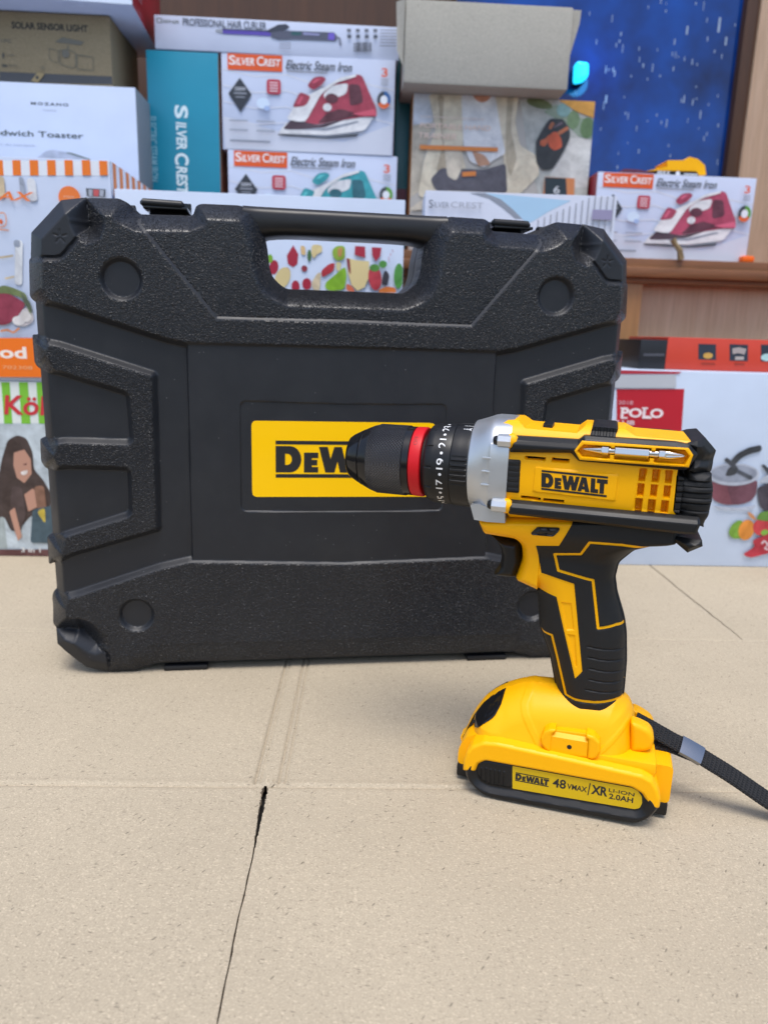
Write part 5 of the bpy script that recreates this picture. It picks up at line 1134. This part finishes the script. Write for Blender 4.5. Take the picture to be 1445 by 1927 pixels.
kb.art('photo_print', [([(-456.9,156.9),(-365.2,159.1),(-375.6,7.0),(-471.0,5.4)], '#b7c2c8~'), ([(-467.0,49.1),(-447.4,52.0),(-446.6,5.8),(-471.0,5.4)], '#9aa4a4~'), ([(-444.3,114.5),(-435.1,139.1),(-423.9,145.4),(-413.6,142.0),(-407.9,125.1),(-408.2,105.4),(-398.4,93.2),(-390.1,75.9),(-394.4,50.5),(-416.2,50.1),(-427.0,37.1),(-439.8,29.2),(-447.7,49.5),(-457.8,44.2),(-451.7,84.6)], HAIR), ([(-429.2,124.6),(-417.1,128.6),(-410.8,117.7),(-411.0,100.4),(-420.3,89.0),(-428.2,95.1),(-431.0,109.9)], SKIN), ([(-420.9,111.3),(-414.8,113.2),(-416.7,109.7)], '#6a3a34~'), ([(-424.0,102.1),(-414.2,105.3),(-417.1,99.0),(-421.9,98.2)], '#e6d6d0~'), ([(-421.4,75.3),(-411.2,83.0),(-404.6,75.6),(-408.2,60.4),(-418.3,55.1)], SKIN), ([(-435.0,85.0),(-423.0,85.2),(-421.1,50.0),(-432.9,24.2),(-441.3,39.4)], '#4a3a38~'), ([(-409.8,85.5),(-397.7,87.0),(-396.9,50.4),(-406.9,45.2)], '#8a6450~'), ([(-440.0,54.7),(-433.5,59.9),(-428.0,24.3),(-433.3,19.0)], SKIN), ([(-413.2,57.8),(-388.6,63.3),(-392.0,17.1),(-418.9,16.7)], '#3f5560~'), ([(-408.6,55.3),(-398.5,60.6),(-399.6,40.2)], '#c8b040~'), ([(-470.8,8.0),(-375.4,9.6),(-376.4,-4.8),(-472.1,-6.3)], '#5a3434~'), (T('3 in 1', [(-430.3,11.3),(-407.6,5.2)]), '#e2dcd8~')])
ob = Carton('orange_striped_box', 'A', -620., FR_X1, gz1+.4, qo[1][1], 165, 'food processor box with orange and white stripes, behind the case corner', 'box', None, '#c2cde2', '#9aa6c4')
ob.art('stripe_print', [([(-497.5,434.0),(-303.9,441.5),(-304.8,426.2),(-499.2,418.8)], '#e4e9f2')]+[(g, '#ee7a1c') for g in ([(-423.5,436.8),(-414.6,437.2),(-414.8,422.2),(-423.7,421.9)], [(-404.6,437.6),(-396.1,437.9),(-396.6,422.9),(-405.1,422.6)], [(-386.7,438.3),(-377.9,438.6),(-378.3,423.6),(-387.2,423.3)], [(-368.5,439.0),(-359.8,439.3),(-360.2,424.3),(-368.9,424.0)], [(-350.4,439.7),(-341.8,440.0),(-342.1,425.0),(-350.7,424.7)], [(-332.2,440.4),(-323.6,440.7),(-323.6,425.7),(-332.4,425.4)], [(-314.1,441.1),(-305.7,441.4),(-305.9,426.4),(-314.1,426.1)], [(-441.8,436.1),(-432.7,436.5),(-432.9,421.5),(-442.1,421.2)])])
ob.side_art('side_stripes', [([(0, ob.z1), (164, ob.z1), (164, ob.z1-34), (0, ob.z1-34)], '#e4e9f2')]+[([(8+24*k, ob.z1), (20+24*k, ob.z1), (20+24*k, ob.z1-34), (8+24*k, ob.z1-34)], '#e08038') for k in range(7)])
ob.art('food_picture', [(stroke([(-403.9,357.7),(-408.4,310.8)], 8), '#d6dae2~'), (stroke([(-406.1,357.6),(-406.5,350.1)], 7), '#8f98a8~'), (stroke([(-386.6,420.5),(-385.2,397.6)], 9), '#d5d8e2~'), (stroke([(-418.1,421.4),(-418.4,400.6)], 8), '#d8c2a0~'), (stroke([(-396.4,421.2),(-395.7,403.5)], 5), '#9aa2b2~'), ([(-418.3,279.4),(-397.1,289.0),(-393.8,273.4),(-405.8,266.2),(-417.0,268.2)], '#c9c2c4~'), ([(-443.9,296.4),(-423.0,303.7),(-410.1,296.4),(-401.5,291.1),(-411.7,277.3),(-423.9,267.9),(-446.6,267.3)], '#8e2c44~'), ([(-443.5,300.8),(-424.7,310.3),(-415.8,308.3),(-400.6,302.2),(-395.9,275.5),(-405.5,297.6),(-420.9,301.6)], '#6c7a48~'), ([(-407.2,304.2),(-396.8,293.4),(-394.4,280.1),(-403.8,291.0)], '#4f5a44~'), (ell(*[(-410.9,272.8)][0], 7, 5), '#ddd8d6~'), (ell(*[(-402.6,277.6)][0], 6, 6), '#d6d0cc~'), (stroke([(-426.6,338.6),(-410.8,341.3)], 1.8), '#c9b48c~'), (stroke([(-421.8,317.0),(-411.5,319.5)], 1.8), '#c9b48c~'), (stroke([(-429.2,383.4),(-415.9,384.9),(-414.7,378.6),(-415.8,371.2),(-430.6,368.5)], 1.2), '#e8894a~'), ([(-423.3,375.1),(-420.8,379.0),(-418.0,375.3),(-420.6,371.8)], '#e0601c~'), (stroke([(-424.0,367.7),(-413.0,367.0)], 1.2), '#d98a5c~'), (stroke([(-431.3,260.9),(-423.1,263.0),(-417.8,259.1),(-410.5,265.0)], 2), '#e8863c~')])
ob.art('brand_lettering', [(T('RELAX', [(-458.4,406.2),(-383.8,397.3)], .02, .25), '#ee7a28')])
ob.art('round_badge', [(ell(*[(-346.7,402.3)][0], 11.5, 11.5), '#ec7c34'), (T('MIX', [(-352.4,404.0),(-341.1,401.9)], 0), '#f0c0a0')])
ob.art('appliance_picture', [([(-328.8,412.3),(-307.7,412.0),(-308.9,404.2),(-328.2,404.1)], '#5b6068'), ([(-326.0,411.1),(-321.9,411.0),(-322.6,404.3),(-326.1,404.5)], '#a8aebc'), ([(-320.8,411.3),(-314.7,411.1),(-315.9,404.5),(-320.9,404.7)], '#c85a5c'), ([(-314.0,411.1),(-309.7,411.1),(-310.7,404.4),(-314.6,404.7)], '#aab0be')])
ob.art('orange_band', [([(-479.8,252.3),(-358.5,255.8),(-361.5,212.3),(-484.1,209.9)], '#ee7414'), (T('Food', [(-462.4,244.6),(-404.5,231.6)], .03), '#f4e6da'), (T('Nr. 702308', [(-450.7,223.8),(-399.2,219.9)], 0), '#f2b27c')])
MB().box(-30, 12, -ob.d/2-1, -ob.d/2+2, -1.2, .4).build('tape', paint('#4c4c48'), ob.e)
# white fruit box behind the handle opening
qf = [(-314.4,410.2),(13.1,417.0),(14.9,316.6)]
fb = Carton('fruit_print_box', 'A', FR_X1+3, qf[1][0], .3, (qf[0][1]+qf[1][1])/2, 150, 'large white box with fruit print, seen through the handle of the case', 'box', None, '#c8d3e6')
RS, GN_, PCH = '#a8263c', '#7cae2a', '#dcc890'
fb.art('fruit_print', [(ell(*[(-130.3,338.6)][0], 5.04, 7.84, 20, -10), RS), (ell(*[(-134.1,347.7)][0], 2.8, 4.48), GN_), ([(-108.9,362.7),(-103.3,353.1),(-104.3,343.1),(-108.9,339.3),(-114.7,342.8),(-116.0,351.4)], RS), ([(-116.6,340.2),(-112.1,336.7),(-112.1,331.4)], '#9a2436~'), (ell(*[(-120.6,327.6)][0], 7.84, 12.32, 24, -25), PCH), (ell(*[(-106.2,319.3)][0], 4.48, 6.16), RS), (ell(*[(-93.8,322.2)][0], 5.04, 6.16), RS), (ell(*[(-96.5,338.4)][0], 3.36, 3.36), '#8e2434~'), ([(-101.1,362.4),(-96.0,362.0),(-95.0,352.7),(-99.8,352.6)], '#dcb880~'), ([(-88.9,364.0),(-77.2,363.8),(-77.1,356.4),(-82.3,354.4),(-86.2,348.7),(-88.8,353.6)], '#e0c890~'), (ell(*[(-91.1,352.3)][0], 2.24, 6.16), '#3f6a34~'), ([(-78.2,336.5),(-69.2,344.3),(-62.7,345.8),(-63.9,337.0),(-76.9,329.1)], '#b82834~'), ([(-88.6,323.7),(-82.1,333.9),(-78.2,335.3),(-79.3,315.1),(-87.2,316.2)], '#ddc8a4~'), ([(-66.1,359.3),(-60.3,363.8),(-51.9,363.5),(-51.7,349.9),(-60.1,347.1),(-65.4,351.9)], '#8fae34~'), ([(-60.3,360.7),(-54.5,362.2),(-55.6,352.2),(-59.5,352.1)], '#c08a4c~'), ([(-72.9,324.2),(-57.3,337.2),(-51.5,342.4),(-49.4,332.5),(-51.8,317.3),(-67.5,315.5),(-73.5,317.9)], '#86b81e~'), ([(-61.4,347.1),(-55.5,346.0),(-57.3,336.0),(-61.3,338.3)], '#e0d49c~'), ([(-49.7,351.2),(-39.3,349.0),(-24.8,348.3),(-25.1,330.8),(-29.4,320.5),(-37.3,316.5),(-44.0,322.6),(-48.1,335.0)], PCH), ([(-50.4,351.2),(-46.5,350.0),(-44.8,332.6),(-48.2,338.8)], '#8e2c34~'), ([(-40.9,363.9),(-29.8,363.6),(-29.5,351.9),(-41.3,354.6)], RS), ([(-22.6,363.2),(-11.5,363.0),(-13.2,353.7),(-17.6,348.5),(-21.7,354.6)], RS), (ell(*[(-18.1,331.0)][0], 7.28, 13.44, 24, 8), '#b4303c~'), (ell(*[(-18.8,341.6)][0], 5.6, 3.92), '#4f8a30~'), (ell(*[(-9.7,345.7)][0], 4.48, 3.92), '#4a8a34~'), ([(-6.9,340.8),(-1.5,334.0),(-4.4,322.6),(-10.4,323.7),(-10.0,332.5)], '#2e2a34~'), (ell(*[(8.2,333.7)][0], 5.32, 13.44), '#4a9038~'), ([(-13.5,318.5),(-4.4,322.6),(4.9,321.0),(6.4,316.0),(-13.4,315.3)], '#d8762c~'), ([(-49.3,324.9),(-42.6,320.1),(-39.9,315.1),(-50.4,316.1)], '#c8603a~'), (stroke([(-1.5,357.8),(-1.7,354.7)], 1.4), '#b8a0b0~'), (stroke([(-0.1,361.5),(1.3,358.5)], 1.4), '#b8a0b0~'), (stroke([(-3.5,354.0),(-3.1,347.8)], 1.2), '#b8a0b0~')])

# red box on the cookware box, right
qp = [(291.4,-2.1),(348.7,237.6),(447.9,237.2)]
PBX = Carton('cookware_box', 'A', 245., 620., .3, (qp[1][1]+[(447.6,239.0)][0][1])/2, 170, 'white cookware box with red panel and pots, behind the drill', 'box', None, '#c2cfe2')
pk = [(268.4,215.7),(349.3,217.9),(352.5,162.9),(274.1,161.0)]
PBX.art('brand_panel', [(pk, '#b8182c')]+[(T('POLO', [(276.5,194.0),(327.4,183.0)], .035), '#f0e2e4')]+[(rect(*g[0], *g[1]), '#f0e2e4') for g in ([(275.4,192.8),(283.5,194.6)], [(276.6,181.3),(284.8,183.2)], [(302.3,182.0),(314.0,184.3)], [(301.0,193.4),(308.1,195.2)])]+[(T('CLUB', [(263.8,179.4),(294.2,173.9)], .03), '#e6ccd0'), (T('2018', [(271.9,202.5),(289.4,198.0)], .01), '#d8a0aa')])
PBX.art('red_flap_print', [([(249.3,240.4),(344.1,242.7),(338.8,235.1),(250.1,232.7)], '#b03040'), ([(250.2,231.7),(336.9,234.1),(338.8,219.0),(251.7,216.7)], '#b9bdc4')])
PBX.art('pot_picture', [([(392.3,108.7),(422.2,103.9),(453.8,111.1),(453.9,92.7),(449.0,84.3),(436.5,80.1),(417.0,79.3),(403.3,84.0),(395.4,93.7)], '#7a4450~'), ([(415.9,102.7),(453.9,110.0),(453.9,92.7),(449.0,84.3),(436.5,80.1),(425.6,79.9)], '#643a48~'), (ell(*[(422.4,117.5)][0], 32, 14, 36), '#b2b9c6~'), (ell(*[(422.3,118.4)][0], 29, 11, 36), '#8c93a2~'), ([(411.9,115.6),(414.7,126.3),(423.0,128.6),(427.9,124.5),(424.7,116.9),(416.3,115.2)], '#30343a~'), (stroke([(418.5,130.2),(425.6,140.4),(437.6,147.0),(452.1,150.5)], 8), '#2e3238~'), (stroke([(409.0,136.4),(418.5,130.2),(423.6,124.4)], 5), '#3a3e46~'), (stroke([(425.0,122.3),(445.9,113.1)], 4.5), '#454a54~'), ([(453.0,101.3),(467.9,108.1),(487.2,106.4),(492.7,71.5),(473.8,70.1),(461.0,77.5)], '#3a3440~'), ([(454.2,107.9),(461.4,117.7),(484.8,121.4),(487.2,106.4),(468.0,107.7)], '#a9b0bc~'), ([(454.2,129.3),(457.2,131.1),(476.8,117.0),(468.4,114.6)], '#3a3e46~'), ([(399.7,78.5),(434.9,76.6),(456.2,80.7),(450.7,72.9),(411.3,73.3)], '#b2b9c8~')])
PBX.art('vegetable_picture', [([(425.3,43.7),(428.1,54.8),(437.0,61.6),(444.3,57.4),(445.0,37.3),(431.7,37.1)], '#6f9a2c~'), (ell(*[(447.7,48.5)][0], 10, 13, 28), '#d8862c~'), ([(455.2,57.6),(463.0,64.3),(489.4,64.8),(493.3,40.4),(462.0,42.1),(455.5,48.7)], '#c0363e~'), (ell(*[(471.4,45.6)][0], 5, 4), '#7aa83a~'), ([(456.8,62.0),(461.9,72.0),(479.2,73.5),(489.8,62.6),(472.5,60.1)], '#5f8a34~'), ([(444.2,72.8),(453.6,68.6),(459.3,59.9),(449.9,64.1)], '#c88a5a~'), ([(446.8,17.1),(461.9,27.5),(456.3,35.3),(479.1,45.8),(500.7,49.5),(505.0,22.6),(483.1,20.0),(457.5,12.8)], '#b3283a~'), (stroke([(469.2,31.0),(471.8,35.6),(478.2,30.1),(473.4,25.5),(480.4,23.3),(486.2,29.1)], 3), '#e6c8cc~')])
zr0 = PBX.z1; qr = [(304.0,272.4),(339.4,277.2),(461.7,277.0)]
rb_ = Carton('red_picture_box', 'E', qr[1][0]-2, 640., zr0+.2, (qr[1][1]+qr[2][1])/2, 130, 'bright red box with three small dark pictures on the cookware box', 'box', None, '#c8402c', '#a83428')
rb_.art('food_pictures', [(g, '#2c3440') for g in ([(375.4,270.1),(397.4,270.1),(400.0,251.5),(377.8,251.5)], [(414.2,270.8),(437.0,270.8),(439.9,251.2),(417.0,251.2)], [(453.2,271.5),(476.1,271.5),(479.2,251.7),(456.2,251.6)])]+[(ell(*[(389.1,256.4)][0], 6, 3.6), '#c89a4a'), (stroke([(418.7,262.4),(426.0,264.1),(435.0,262.3)], 7), '#a89a94'), (stroke([(423.1,254.3),(434.0,254.6)], 4), '#b0a49c'), (ell(*[(463.1,256.4)][0], 8, 4.5), '#a8c8c4'), (stroke([(381.7,246.8),(399.1,246.7)], 1.6), '#8e3428'), (stroke([(423.0,247.4),(436.1,247.3)], 1.6), '#8e3428')])
qn = [(304.6,272.4),(340.7,277.2)]
nb_ = Carton('black_box', 'E', qn[0][0], qn[1][0]-3, zr0+.2, qr[0][1]+1, 110, 'small black box beside the red picture box on the cookware box', 'box', None, '#1c1c20', '#18181a')
nb_.art('strip_print', [(stroke([(309.4,255.2),(335.1,255.9)], 3), '#4a4a50')])
